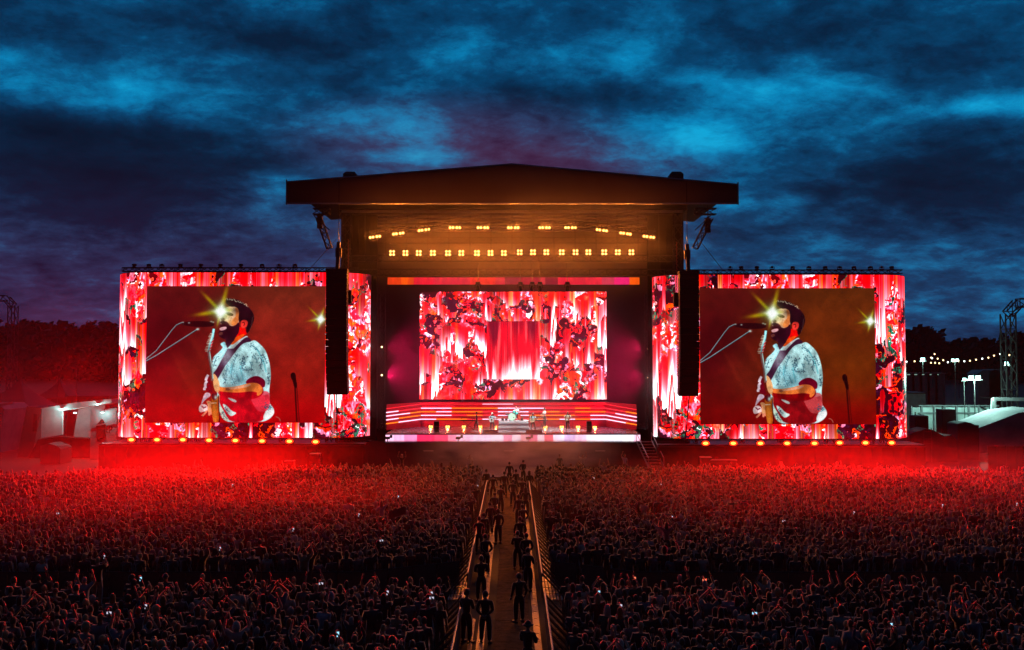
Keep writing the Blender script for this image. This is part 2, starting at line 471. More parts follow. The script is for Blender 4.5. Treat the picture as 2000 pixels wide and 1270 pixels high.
def smooth(pts, n=3, closed=True):
    for _ in range(n):
        o = []
        k = len(pts)
        for i in range(k if closed else k - 1):
            a, b = pts[i], pts[(i + 1) % k]
            o += [(a[0] * .75 + b[0] * .25, a[1] * .75 + b[1] * .25), (a[0] * .25 + b[0] * .75, a[1] * .25 + b[1] * .75)]
        pts = o
    return pts

def singer_picture(warm):
    """the live camera picture: bearded guitarist at a microphone, seen from the side"""
    Wd, Hd = 1050, 807
    K = Canvas(Wd, Hd); X, Y = K.X / Wd, K.Y / Hd
    A = lambda L: [(249.8 + .3094 * x, 21.6 + .3094 * y) for x, y in L]     # head detail
    B = lambda L: [(249.8 + .357 * x, 384.4 + .357 * y) for x, y in L]      # body detail
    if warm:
        top, mid, bot = (118, 44, 28), (140, 30, 24), (150, 4, 10)  # red lamp haze before the cabin side screen painted into the picture
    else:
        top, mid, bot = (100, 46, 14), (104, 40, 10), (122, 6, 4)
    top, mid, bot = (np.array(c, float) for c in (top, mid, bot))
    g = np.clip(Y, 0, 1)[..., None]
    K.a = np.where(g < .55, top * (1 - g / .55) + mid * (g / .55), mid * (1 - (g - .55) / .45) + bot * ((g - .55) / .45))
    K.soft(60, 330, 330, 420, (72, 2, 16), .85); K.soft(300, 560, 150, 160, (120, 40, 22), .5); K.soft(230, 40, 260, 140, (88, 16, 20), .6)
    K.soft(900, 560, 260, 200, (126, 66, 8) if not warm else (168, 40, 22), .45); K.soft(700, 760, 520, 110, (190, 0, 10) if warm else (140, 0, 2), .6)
    for k, (x, y, rx, a) in enumerate([(330, 420, 22, .5), (285, 560, 60, .35), (200, 480, 14, .4)]):
        K.soft(x, y, rx, 170, (150, 50, 30), a * .5, rot=-.5)
    n = fbm(Wd, Hd, 6, 5, 5, 4)[..., None]; K.a *= (.8 + .4 * n)
    # second microphone on its stand
    K.line([(873, 560), (888, 800)], 9, (60, 6, 8)); K.line([(884, 570), (902, 800)], 5, (70, 8, 10), .8)
    K.poly(smooth([(848, 520), (864, 508), (878, 520), (880, 545), (888, 600), (872, 606), (862, 560), (850, 540)], 2), (28, 3, 8))
    # boom stand
    for off, c in ((0, (30, 60, 72)), (-2, (150, 196, 206))):
        K.line([(2, 432 + off), (60, 384 + off), (150, 262 + off), (176, 232 + off), (205, 218 + off), (250, 214 + off)], 5 if off == 0 else 3, c)
        K.line([(2, 444 + off), (60, 412 + off), (300, 256 + off)], 6 if off == 0 else 3.4, c)
    K.soft(302, 255, 9, 7, (210, 240, 235), .9)
    K.poly(smooth([(205, 212), (300, 206), (395, 212), (400, 240), (300, 244), (210, 232)], 2), (46, 6, 14))
    for x, y in ((215, 215), (250, 218), (380, 210), (392, 214)): K.soft(x, y, 6, 4, (190, 220, 210), .8)
    before = K.a.copy()
    # torso and shirt
    shirt = B([(395, 120), (440, 60), (520, 0), (560, -60), (640, -120), (760, -170), (900, -190), (1000, -150), (1080, -190), (1180, -110), (1260, -20), (1310, 110), (1345, 260), (1358, 430), (1340, 560), (1330, 660),
               (1340, 760), (1335, 860), (1390, 920), (1420, 985), (1400, 1060), (1340, 1120), (1240, 1170), (1000, 1172), (700, 1172), (640, 1165), (560, 1090), (500, 950), (480, 800), (470, 600), (420, 470), (385, 300)])
    K.poly(smooth(shirt, 2), (186, 230, 232))
    K.poly(smooth(B([(500, 700), (800, 690), (1230, 740), (1340, 700), (1330, 900), (1260, 1000), (1250, 1165), (1000, 1172), (680, 1172), (600, 1000), (520, 880)]), 2), (150, 14, 24) if not warm else (205, 12, 34))
    K.poly(smooth(B([(980, 700), (1330, 640), (1340, 800), (1350, 920), (1270, 1010), (1150, 1000), (1080, 900)]), 2), (196, 80, 84) if not warm else (225, 60, 80), .8)
    K.poly(smooth(B([(1260, 1010), (1330, 960), (1410, 950), (1420, 1040), (1350, 1090), (1270, 1140), (1230, 1110)]), 2), (226, 232, 232))
    K.poly(smooth(B([(560, 860), (640, 900), (720, 990), (810, 1020), (740, 1070), (690, 1075), (600, 960)]), 1), (196, 224, 220))
    K.poly(smooth(B([(520, 880), (560, 930), (600, 1040), (680, 1120), (650, 1170), (560, 1110), (520, 1010)]), 1), (190, 214, 196))
    K.poly(smooth(B([(640, 770), (700, 775), (800, 815), (790, 855), (720, 830)]), 1), (200, 210, 206))
    # shading folds of the cloth as shot
    for q in ([(850, 200), (860, 330), (890, 420), (905, 520)], [(720, 150), (700, 300), (690, 420)], [(520, 150), (600, 20), (640, -60)], [(1060, -120), (1180, 60), (1250, 220), (1290, 420)]):
        K.line(smooth(B(q), 2, False), 9, (96, 196, 206), .55)
    # printed vines
    pr = random.Random(3)
    lines = [B(q) for q in ([(830, 0), (770, 120), (720, 280), (700, 400), (740, 500), (790, 580)], [(960, 80), (880, 150), (860, 230), (900, 300), (1000, 330), (1050, 260), (980, 130)], [(1150, 80), (1210, 160), (1170, 260), (1230, 330)],
                             [(560, 380), (620, 480), (600, 560)], [(480, 60), (430, 180), (400, 300)], [(1180, 10), (1260, 120), (1300, 260)], [(1040, 30), (1110, 110), (1140, 230)], [(620, 200), (640, 320), (560, 470)], [(900, 60), (940, 180), (880, 270)],
                             [(1220, 960), (1290, 870), (1370, 930), (1300, 990)], [(580, 900), (640, 980), (720, 1020)], [(540, 960), (600, 1080), (660, 1130)], [(980, -120), (1100, -60), (1180, 40)], [(1280, 380), (1330, 480), (1320, 560)], [(760, 330), (820, 440), (830, 540)])]
    for q in lines:
        q = smooth(q, 2, False); K.line(q, 3.4, (34, 84, 104), .85)
        for x, y in q[::2]:
            for _ in range(4):
                a = pr.uniform(0, 2 * PI); r = pr.uniform(5, 17); x2, y2 = x + math.cos(a) * r, y + math.sin(a) * r
                K.line([(x2, y2), (x2 + pr.uniform(-7, 7), y2 + pr.uniform(-7, 7))], pr.uniform(2.2, 5), pr.choice([(24, 66, 88), (40, 110, 130), (60, 60, 84)]), .8)
    # neck, strap, collar
    K.poly(smooth(A([(930, 700), (1080, 730), (1120, 850), (980, 900), (830, 1010), (760, 1000), (760, 900), (880, 850)]), 2), (228, 14, 8))
    K.poly(smooth(A([(830, 940), (1000, 850), (1080, 850), (960, 960), (830, 1060), (780, 1040)]), 2), (236, 84, 20))
    K.poly(smooth(A([(700, 930), (820, 900), (860, 960), (760, 1100), (720, 1120)]), 1), (52, 6, 30))
    K.poly(smooth(A([(690, 985), (610, 1020), (600, 1050), (660, 1110), (560, 1200), (640, 1230), (710, 1100)]), 1), (160, 226, 240))
    K.poly(smooth(A([(1110, 870), (980, 940), (850, 1040), (740, 1170), (650, 1300), (700, 1320), (830, 1180), (960, 1040), (1130, 940)]), 1), (196, 206, 206))
    K.poly(smooth(A([(1120, 900), (1210, 990), (1060, 1010), (960, 1090), (830, 1270), (740, 1400), (560, 1640), (430, 1640), (640, 1400), (800, 1180), (960, 1010), (1060, 920)]), 1), (70, 30, 56))
    K.poly(B([(760, -40), (640, -40), (430, 360), (480, 470)]), (70, 30, 60))
    # head
    K.poly(smooth(A([(690, 330), (860, 310), (940, 350), (960, 600), (900, 740), (720, 740), (620, 720), (575, 560), (590, 500), (600, 420)]), 2), (222, 170, 140))
    K.poly(smooth(A([(860, 330), (945, 370), (950, 600), (880, 690), (790, 680), (830, 560), (900, 500)]), 2), (226, 110, 40), .75)
    K.poly(smooth(A([(700, 420), (800, 440), (850, 480), (820, 510), (740, 490), (700, 460)]), 2), (96, 66, 44))
    K.poly(smooth(A([(600, 540), (650, 530), (690, 560), (660, 600), (600, 590)]), 2), (128, 70, 58))
    K.poly(smooth(A([(600, 600), (650, 590), (740, 620), (780, 700), (880, 690), (950, 600), (960, 800), (890, 900), (840, 1010), (740, 1000), (670, 940), (590, 910), (560, 850), (570, 790), (640, 780), (720, 740), (700, 690), (610, 650), (590, 630)]), 2), (56, 12, 30))
    K.poly(smooth(A([(570, 680), (620, 650), (700, 680), (720, 710), (600, 720)]), 2), (60, 4, 22))
    K.poly(smooth(A([(570, 745), (620, 715), (700, 705), (725, 735), (680, 770), (600, 785)]), 2), (226, 170, 178))
    K.poly(smooth(A([(570, 820), (640, 800), (650, 860), (570, 880)]), 2), (128, 70, 60), .8)
    hair = A([(690, 180), (740, 165), (830, 175), (940, 200), (1020, 250), (1110, 320), (1180, 390), (1228, 480), (1238, 560), (1205, 660), (1170, 740), (1140, 800), (1095, 840), (1075, 760), (1120, 660), (1110, 590), (1050, 570), (985, 590), (960, 640), (935, 560), (950, 440), (930, 360), (860, 320), (800, 330), (740, 300), (690, 250)])
    K.poly(smooth(hair, 2), (44, 10, 24))
    K.poly(smooth(A([(980, 600), (1040, 572), (1105, 590), (1118, 640), (1090, 715), (1030, 745), (980, 715)]), 2), (232, 60, 52))
    K.line(smooth(A([(1000, 640), (1040, 620), (1060, 660), (1030, 690)]), 1, False), 5, (110, 20, 16))
    for k in range(46):
        t_ = k / 45; x = 690 + 420 * t_ + pr.uniform(-14, 14); y = 185 + 130 * t_ ** 2 + pr.uniform(-16, 18)
        p = A([(x, y)])[0]; K.line([p, (p[0] + pr.uniform(-6, 6), p[1] - pr.uniform(1, 6))], 2.6, (250, 236, 200), .85)
    for k in range(12):
        p = A([(1215 + pr.uniform(-12, 12) - k * 5, 520 + k * 22)])[0]; K.line([p, (p[0] + 3, p[1] - 5)], 2, (230, 190, 160), .6)
    # light and shade over the cloth, the face and the hair
    K.soft(*B([(620, 80)])[0], 40, 60, (226, 252, 252), .5); K.soft(*B([(860, 470)])[0], 60, 70, (96, 168, 186), .55)
    K.soft(*B([(700, 330)])[0], 34, 60, (130, 200, 214), .4); K.soft(*A([(1080, 480)])[0], 22, 26, (70, 26, 40), .5); K.soft(*A([(900, 400)])[0], 26, 16, (40, 10, 26), .5); K.soft(*A([(800, 620)])[0], 20, 18, (236, 150, 80), .6)
    K.soft(*A([(760, 840)])[0], 26, 22, (38, 6, 24), .6); K.soft(*A([(720, 560)])[0], 14, 12, (250, 226, 206), .6); K.soft(*A([(650, 640)])[0], 10, 6, (70, 24, 30), .6)
    # arm, fretting hand
    K.poly(smooth(B([(930, 520), (990, 450), (1120, 400), (1240, 460), (1270, 520), (1250, 620), (1120, 560), (1000, 560)]), 2), (118, 4, 38))
    K.poly(smooth(B([(470, 590), (600, 610), (760, 590), (900, 560), (1020, 525), (1150, 535), (1230, 600), (1240, 690), (1180, 760), (1040, 800), (860, 800), (660, 760), (500, 740)]), 2), (150, 4, 14) if not warm else (196, 6, 30))
    K.poly(smooth(B([(470, 580), (600, 605), (760, 590), (900, 560), (1020, 520), (1150, 530), (1220, 600), (1225, 680), (1150, 750), (1120, 720), (1140, 680), (1000, 665), (840, 690), (640, 680), (480, 660)]), 2), (238, 128, 58))
    K.poly(smooth(B([(640, 610), (800, 590), (950, 555), (1040, 540), (1000, 590), (840, 620), (680, 635)]), 2), (240, 190, 170), .7)
    K.poly(smooth(B([(600, 620), (660, 610), (700, 640), (640, 660)]), 1), (120, 70, 60), .7)
    K.poly(smooth(B([(400, 370), (440, 380), (500, 480), (525, 600), (500, 700), (440, 660), (410, 560)]), 2), (236, 176, 120))
    K.poly(smooth(B([(330, 400), (360, 480), (400, 700), (480, 720), (480, 690), (330, 690), (280, 640), (300, 560)]), 2), (120, 8, 30))
    for q in ([(335, 380), (300, 440), (285, 500)], [(320, 490), (280, 530), (280, 600)], [(300, 580), (268, 610), (270, 650)]):
        K.line(smooth(B(q), 2, False), 15, (226, 210, 222))
    # picking hand
    K.poly(smooth(B([(280, 680), (360, 690), (380, 740), (300, 790), (240, 860), (210, 900), (240, 780)]), 2), (214, 190, 206))
    K.poly(smooth(B([(190, 900), (240, 870), (300, 880), (330, 930), (320, 1000), (260, 1000), (200, 1020), (175, 960)]), 2), (240, 214, 214))
    K.poly(smooth(B([(290, 820), (380, 820), (400, 900), (390, 1010), (350, 1060), (320, 980), (330, 900)]), 2), (226, 160, 112))
    for q in ([(320, 980), (270, 1040), (230, 1075)], [(350, 1000), (352, 1040), (350, 1060)], [(380, 1000), (385, 1050)]):
        K.line(smooth(B(q), 1, False), 12, (226, 140, 110))
    K.line(B([(225, 905), (260, 940), (300, 920)]), 6, (120, 40, 60))
    # guitar: body, neck, headstock with tuners
    K.poly(smooth(B([(375, 720), (500, 740), (515, 900), (520, 1175), (420, 1175), (385, 1000)]), 1), (176, 92, 24))
    K.poly(B([(400, 850), (480, 850), (470, 1170), (420, 1170)]), (196, 120, 44), .8)
    K.line(B([(500, 740), (520, 1170)]), 5, (40, 10, 12)); K.line(B([(385, 860), (470, 855)]), 5, (236, 210, 180))
    K.poly(smooth(B([(380, 700), (470, 700), (480, 780), (440, 820), (390, 790)]), 1), (90, 20, 30)); K.soft(*B([(455, 765)])[0], 9, 12, (190, 250, 240), .95)
    K.line(A([(470, 760), (450, 900), (400, 1060), (380, 1200)]), 15, (110, 176, 190)); K.line(A([(475, 760), (455, 880), (420, 980)]), 9, (160, 236, 240))
    K.line(B([(330, 0), (345, 120), (380, 300), (395, 480)]), 15, (120, 90, 90)); K.line(B([(345, 0), (362, 120), (392, 300), (408, 460)]), 6, (160, 200, 196))
    for k in range(17):
        t_ = k / 16; x, y = A([(455 - 90 * t_, 850 + 330 * t_)])[0]
        K.line([(x, y), (x - 15 - 5 * (k % 2), y - 4 + 4 * (k % 3))], 3, (226, 236, 214), .95)
        if k > 5: K.line([(x + 6, y), (x + 17, y - 8)], 3.4, (206, 30, 44) if k % 3 else (220, 200, 190), .9)
    K.line(B([(505, 640), (520, 820)]), 3, (220, 150, 90))
    K.line(smooth(B([(1420, 1088), (1480, 1090), (1510, 1130), (1520, 1172)]), 2, False), 4, (214, 140, 120))
    body = (np.abs(K.a - before).sum(2) > 2)[..., None] * 1.0
    fo = fbm(Wd, Hd, 26, 13, 31, 4); fo = np.clip((fo - .5) * 3.2 + .5, 0, 1)[..., None]; fg = fbm(Wd, Hd, 5, 4, 37, 2)[..., None]
    K.a = K.a * (1 - body) + K.a * body * (.74 + .30 * fo + .24 * (fg - .3))
    # camera stars from the lamps behind
    def star(cx, cy, s, rays):
        for a, ln, wd in rays:
            K.soft(cx + math.cos(a) * ln * .5 * s, cy + math.sin(a) * ln * .5 * s, ln * .5 * s, wd * s, (190, 170, 10), .75, rot=a, power=2.4)
        K.soft(cx, cy, 62 * s, 56 * s, (120, 190, 90), .65); K.soft(cx, cy, 32 * s, 34 * s, (240, 255, 250), 1.0, power=3.2)
        K.soft(cx, cy, 16 * s, 52 * s, (250, 255, 250), .95, rot=.15)
        K.soft(cx, cy, 48 * s, 11 * s, (250, 255, 250), .9, rot=.05)
    star(435, 150, 1.0, [(-2.35, 150, 11), (-1.32, 150, 13), (3.0, 150, 13), (1.8, 90, 6), (-.1, 60, 8)])
    star(1022, 197, .62, [(-2.35, 150, 9), (-1.3, 110, 10), (3.0, 120, 11), (1.8, 100, 9)])
    a = K.a
    for _ in range(5):      # soft camera focus
        p = np.pad(a, ((1, 1), (1, 1), (0, 0)), 'edge')
        a = (p[:-2, 1:-1] + p[2:, 1:-1] + p[1:-1, :-2] + p[1:-1, 2:] + 2 * p[1:-1, 1:-1]) / 6
    gr = np.random.default_rng(4).normal(0, 1, (Hd // 2 + 1, Wd // 2 + 1)); gr = np.kron(gr, np.ones((2, 2)))[:Hd, :Wd, None]
    a = a * (1 + .07 * gr) * (.88 + .24 * fbm(Wd, Hd, 22, 16, 9, 3)[..., None])
    return np.clip(a, 0, 255)

def uv_grid(me, fn):
    """UV from a function of the vertex index"""
    uvl = me.uv_layers.new(name='UVMap')
    for lp in me.loops: uvl.data[lp.index].uv = fn(lp.vertex_index)

def flat_screen(name, x0, x1, y, z0, z1, m, parent=None):
    me = bpy.data.meshes.new(name)
    me.from_pydata([(x0, y, z0), (x1, y, z0), (x1, y, z1), (x0, y, z1)], [], [(0, 1, 2, 3)]); me.materials.append(m)
    uvs = [(0, 0), (1, 0), (1, 1), (0, 1)]; uv_grid(me, lambda i: uvs[i])
    return link(name, me, parent)

# ------------------------------------------------------------------ ground, far land
gm = mat('grass_field', (0.035, 0.045, 0.02), 0.9, var=0.5, scale=0.2, bump=0.6, bscale=2.0, second=(0.07, 0.055, 0.03))
g = MB()
NX, NY = 40, 40
for j in range(NY + 1):
    for i in range(NX + 1):
        x = -430 + 860 * i / NX; y = -12 + 540 * j / NY
        z = 0.0 if y < 130 else 0.35 * math.sin(x * .02) * min(1, (y - 130) / 100)
        g.v.append((x, y, z))
for j in range(NY):
    for i in range(NX):
        a = j * (NX + 1) + i; g.f.append((a, a + 1, a + NX + 2, a + NX + 1)); g.m.append(0)
tag(g.build('ground', gm), kind='structure')

walk = MB()
for k in range(34):
    y0 = 24 + k * 1.3
    walk.box(-.62, .62, y0, y0 + 1.28, 0.004, 0.03)
wm = mat('trampled_gravel', (0.12, 0.07, 0.035), 0.95, var=0.5, scale=3, bump=0.8, bscale=25, second=(0.22, 0.13, 0.07), spec=.1)
tag(walk.build('aisle_path', wm), kind='structure')
pitg = MB(); pitg.add([(-30, 67, .006), (30, 67, .006), (30, 81, .006), (-30, 81, .006)], [(0, 1, 2, 3)])
tag(pitg.build('pit_ground', mat('pit_trackway', (0.03, 0.028, 0.03), 0.8, var=0.3, scale=1.0)), kind='structure')

# pale cable ramps on both sides of the aisle
rampm = mat('cable_ramp', (0.34, 0.28, 0.25), 0.5, 0.2, var=0.35, scale=5)
def make_ramp(x, w, y0, y1, label):
    b = MB(); y = y0
    while y < y1:
        b.box(x - w / 2, x + w / 2, y, y + .93, 0.0, .04); b.box(x - w / 4, x + w / 4, y + .02, y + .91, .04, .07); y += .95
    tag(b.build('cable_ramp', rampm), label, 'cable ramp', 'cable ramps along the aisle')
make_ramp(-1.08, .26, 26, 62, 'pale cable ramp running between the guards and the path on the cabin side')
make_ramp(-1.42, .14, 26, 34, 'short narrow cable ramp beside the bottom guards, against the barrier feet')
make_ramp(.88, .24, 26, 62, 'pale cable ramp along the barrier on the stage-steps side of the path')

# low dark hill behind the wood
hl = MB(); nh = 60
for j in range(3):
    for i in range(nh + 1):
        x = -400 + 800 * i / nh
        top = CAM_Z + (705 - (652 if x < 60 else 672)) * 500 / 1800 + 1.6 * math.sin(x * .021) + .9 * math.sin(x * .067 + 1)
        hl.v.append((x, 478 + 14 * j, (0, top, 0)[j]))
for j in range(2):
    for i in range(nh): a = j * (nh + 1) + i; hl.f.append((a, a + 1, a + nh + 2, a + nh + 1)); hl.m.append(0)
tag(hl.build('hill', mat('dark_hill', (.018, .022, .014), .95, var=.4, scale=.1), smooth=True), kind='structure')
# distant wood: one mass of leaf clumps
wood = MB()
def clump_tree(cx, cy, h, r, n):
    for k in range(n):
        a = R.uniform(0, 2 * PI); u = R.uniform(-1, 1); q = R.random() ** .35
        lobe = 1 + .25 * math.sin(a * 3 + cx)
        px_ = cx + r * q * lobe * math.cos(a) * math.sqrt(1 - u * u * .6); py_ = cy + r * q * math.sin(a) * math.sqrt(1 - u * u * .6)
        pz = h * .52 + u * h * .48 * (.6 + .4 * q)
        s = R.uniform(1.2, 2.6); d = Vector((R.gauss(0, 1), R.gauss(0, 1), R.gauss(0, 1))).normalized()
        e = d.orthogonal().normalized() * s; f = d.cross(e).normalized() * s * R.uniform(.5, 1)
        c = Vector((px_, py_, pz)); wood.add([c - e, c - f, c + e, c + f], [(0, 1, 2, 3)])
    wood.bar((cx, cy, 0), (cx, cy, h * .6), .9, w2=.5, n=5)
for k in range(230):
    x = -330 + 660 * (k + R.random()) / 230
    y = 400 + R.uniform(0, 70)
    px_ = 1000 + x / y * 1800
    top = 646 if px_ > 1700 else 628
    if 1760 < px_ < 1830: top = 638
    if 1840 < px_ < 1930: top = 660
    h = CAM_Z + (705 - top) * y / 1800 * R.uniform(.84, 1.03)
    clump_tree(x, y, h, R.uniform(6, 10), 150)
tag(wood.build('distant_wood', mat('dark_foliage', (0.02, 0.025, 0.015), 0.9, var=0.5, scale=.2)), 'dark wood closing the field behind the festival site', 'wood', kind='stuff')

# ------------------------------------------------------------------ the main stage building
ZD = 3.0                        # deck height
YF = 84.0                       # front of the stage
def zx(px, py, Y):
    p = at(px, py, Y); return p.x, p.z
stage = thing('stage_building', 'huge open-air stage with a shallow pitched roof and black drapes', 'stage', (0, YF, 0), world=True)
def truss(a, b, w=.5, r=.035, step=.9, mb=None):
    mb = mb or MB(); a = Vector(a); b = Vector(b); d = (b - a); L = d.length; d.normalize()
    up = Vector((0, 0, 1)) if abs(d.z) < .9 else Vector((0, 1, 0))
    x = d.cross(up).normalized() * w / 2; y = x.cross(d).normalized() * w / 2
    cs = [x + y, -x + y, -x - y, x - y]
    for c in cs: mb.bar(a + c, b + c, 2 * r)
    n = max(1, int(L / step))
    for k in range(n):
        p = a + d * L * k / n; q = a + d * L * (k + 1) / n
        for i in range(4):
            c0, c1 = cs[i], cs[(i + 1) % 4]
            mb.bar(p + c0, q + c1, 1.3 * r)
            if k % 2 == 0: mb.bar(p + c0, p + c1, 1.3 * r)
    return mb

YR = 79.5
xl, zl = zx(560, 356, YR); xr, zr = zx(1441, 361, YR); xp, zp = zx(1000, 321, YR); zb = zx(1000, 398, YR)[1]
fas = MB(); fas.prism([(xl, zb), (xr, zb), (xr, zr), (xp, zp), (xl, zl)], YR, YR + .35)
fas.build('roof_fascia', M['scrim'], stage)
e = MB()
for a, b in (((xl, zl), (xp, zp)), ((xp, zp), (xr, zr)), ((xl, zb), (xr, zb)), ((xl, zb - .12), (xl, zl + .2)), ((xr, zb - .12), (xr, zr + .2))):
    e.bar((a[0], YR - .05, a[1] + .02), (b[0], YR - .05, b[1] + .02), .10)
e.build('roof_edge_rail', M['alu'], stage)
rf = MB(); YB = 99.0
rf.add([(xl, YR + .35, zl), (xp, YR + .35, zp), (xp, YB, zp), (xl, YB, zl), (xl, YR + .35, zl - .3), (xp, YR + .35, zp - .3), (xp, YB, zp - .3), (xl, YB, zl - .3)],
       [(0, 1, 2, 3), (7, 6, 5, 4), (0, 3, 7, 4), (2, 1, 5, 6), (3, 2, 6, 7), (1, 0, 4, 5)])
rf.add([(xp, YR + .35, zp), (xr, YR + .35, zr), (xr, YB, zr), (xp, YB, zp), (xp, YR + .35, zp - .3), (xr, YR + .35, zr - .3), (xr, YB, zr - .3), (xp, YB, zp - .3)],
       [(0, 1, 2, 3), (7, 6, 5, 4), (0, 3, 7, 4), (2, 1, 5, 6), (3, 2, 6, 7), (1, 0, 4, 5)])
rf.build('roof_cover', M['roof'], stage)
sxl, sxr = at(668, 500, 87).x, at(1333, 500, 87).x
cl = MB()
cl.box(sxl, sxr, YR + 5.2, YB, zb + .35, zb + .45)
cl.build('ceiling_cloth', M['black_cloth'], stage)
rz_ = lambda x: zl + (zp - zl) * (1 - abs(x - xp) / (xp - xl)) - .32
MB().prism([(sxl, 0), (sxr, 0), (sxr, rz_(sxr)), (xp, zp - .32), (sxl, rz_(sxl))], YB, YB + .3).build('back_drape', M['black_cloth'], stage)
MB().box(sxl, sxr, YR + 5.2, YR + 5.26, zb + .45, zb + .9).build('ceiling_valance', M['black_cloth'], stage)
for sx, sg in ((sxl, 1), (sxr, -1)):
    MB().box(min(sx, sx + sg * .3), max(sx, sx + sg * .3), 87.0, YB, 0, zb + .3).build('side_drape', M['black_cloth'], stage)
    # front return of the wing, folds standing proud
    w = MB(); x = sx; k = 0
    while abs(x - sx) < 3.1:
        w.box(min(x, x + sg * .3), max(x, x + sg * .3), 87.1 + .08 * (k % 2), 87.35 + .08 * (k % 2), 0, zb + .2); x += sg * .3; k += 1
    w.build('wing_curtain', M['black_cloth'], stage)
    for yy in (86.6, YF + 8, YF + 13):
        truss((sx + sg * .45, yy, 0), (sx + sg * .5, yy, zb + .3), .8, .05, 1.1).build('roof_tower', M['black_metal'], stage)
# header above the video wall
hz = zx(1000, 540, YF + 1.6)
for k, (yy, py) in enumerate(((YF + 1.2, 505), (YF + 2.4, 532), (YF + 7, 470), (YF + 11, 500))):
    z = zx(1000, py, yy)[1]
    truss((sxl + .8, yy, z), (sxr - .8, yy, z), .55, .03, .8).build('lighting_truss', M['black_metal'], stage)
for k in range(-7, 8):
    MB().bar((k * 1.95, YF + 1.2, zx(1000, 505, YF + 1.2)[1] + .3), (k * 1.95, YF + 1.2, zb + .4), .04).build('truss_cable', M['black_metal'], stage)
# purlins under the ceiling cloth
for k in range(5):
    yy = YR + 5.6 + k * 3.1
    MB().box(sxl + .3, sxr - .3, yy, yy + .16, zb + .12, zb + .34).build('purlin', M['alu'], stage)
deckx = (at(753, 850, YF).x, at(1251, 850, YF).x)
nplank = 17
for i in range(nplank):       # deck boards, each its own panel
    a = deckx[0] + (deckx[1] - deckx[0]) * i / nplank; b = deckx[0] + (deckx[1] - deckx[0]) * (i + 1) / nplank
    for j in range(3):
        y0 = YF + .1 + j * 3.3
        MB().box(a + .01, b - .01, y0 + .01, y0 + 3.29, ZD - .12, ZD + (0.002 if (i + j) % 2 else 0)).build('panel', M['deck'], stage)
MB().box(sxl + .4, sxr - .4, YF + 10.1, YB - .1, ZD - .3, ZD - .02).build('rear_deck', M['deck'], stage)
sk = MB(); x = sxl + .3; k = 0
while x < sxr - .3:
    sk.box(x, x + .45, YF - .02 - .05 * (k % 2), YF + .08, 0, 2.32); x += .45; k += 1
sk.build('stage_skirt', mat('skirt_cloth', (0.045, 0.035, 0.05), .85, var=.3, scale=1), stage)
MB().box(deckx[0] - .1, deckx[1] + .1, YF - .16, YF - .08, 2.30, 2.36).build('skirt_rail', M['alu'], stage)
for px_ in (837, 994, 1172):
    x = at(px_, 880, YF).x; MB().box(x - .45, x + .45, YF - .14, YF - .09, zx(0, 881.5, YF)[1], zx(0, 879.5, YF)[1]).build('skirt_label', M['alu'], stage)
# lattice brackets reaching out under the eaves
for sx, tip, sg in ((sxl, at(612, 400, 81).x, -1), (sxr, at(1398, 400, 81).x, 1)):
    b = MB(); z0 = zb - .1
    truss((sx, 81, z0 - .35), (tip, 81, z0 - .35), .5, .05, .7, b)
    truss((sx, 81, z0 - 3.6), (tip - sg * .5, 81, z0 - .9), .45, .045, .7, b)
    b.bar((sx, 81, z0 - 2), (sx + sg * 1.4, 81, z0 - .7), .08)
    b.build('eaves_bracket', M['black_metal'], stage)
for px_ in (683, 1322):
    x, z = zx(px_, 347, 84); b = MB()
    b.box(x - .62, x + .62, 84, 85.2, z - .5, z + .35); b.add([(x - .62, 84, z + .35), (x + .62, 84, z + .35), (x + .62, 85.2, z + .35), (x - .62, 85.2, z + .35), (x - .4, 84.2, z + .6), (x + .4, 84.2, z + .6), (x + .4, 85, z + .6), (x - .4, 85, z + .6)],
        [(4, 5, 6, 7), (0, 1, 5, 4), (1, 2, 6, 5), (2, 3, 7, 6), (3, 0, 4, 7)])
    b.build('roof_hatch', M['roof'], stage)

# hanging delay speakers under the eaves
for px_, py0, py1, sd in ((625, 423, 447, 'cabin'), (1382, 428, 455, 'lamp-tower')):
    a = at(px_, py0, 81); b = at(px_, py1, 81)
    th = thing('hanging_speaker', 'small black speaker hung under the roof eaves on the %s side' % sd, 'speaker', (a.x, 81, b.z), group='speakers under the eaves')
    h = a.z - b.z
    for k in range(3): MB().box(-.22, .22, -.25, .25, h * k / 3 + .01, h * (k + 1) / 3 - .01).build('speaker_cabinet', M['speaker'], th, bevel=.02)
    MB().bar((0, 0, h), (0, 0, h + 1.2), .05).bar((-.3, 0, h + .05), (.3, 0, h + .05), .08).build('hanging_frame', M['black_metal'], th)
# guy lines
for (p, q, sd) in (((668, 455), (592, 540), 'cabin'), ((1363, 465), (1415, 532), 'lamp-tower')):
    tag(MB().bar(at(*p, 82), at(*q, 85), .05, n=5).build('guy_line', M['steel']), 'thin guy line running from the stage roof down to the %s side screen' % sd, 'cable')
# roof top antennas are part of the weather line; stage front steps
st = thing('stage_steps', 'metal steps with handrails leading up to the stage front', 'steps', (at(1262, 900, 82.5).x, 82.5, 0), world=True)
for k in range(9):
    z = 2.3 - k * .25; y = 83.6 - k * .2; x = at(1243, 863, 83.8).x + k * .09
    MB().box(x, x + 1.35, y - .1, y + .12, z - .03, z + .02).build('stair_tread', M['alu'], st)
for s in (0, 1.38):
    x = at(1243, 863, 83.8).x + s
    MB().bar((x, 83.9, 2.35), (x + .85, 81.8, .05), .06, .14).build('stringer', M['alu'], st)
    MB().bar((x, 83.9, 3.1), (x + .8, 82, 1.0), .05).bar((x, 83.9, 2.3), (x, 83.9, 3.1), .05).bar((x + .8, 82, .1), (x + .8, 82, 1.0), .05).build('handrail', M['alu'], st)

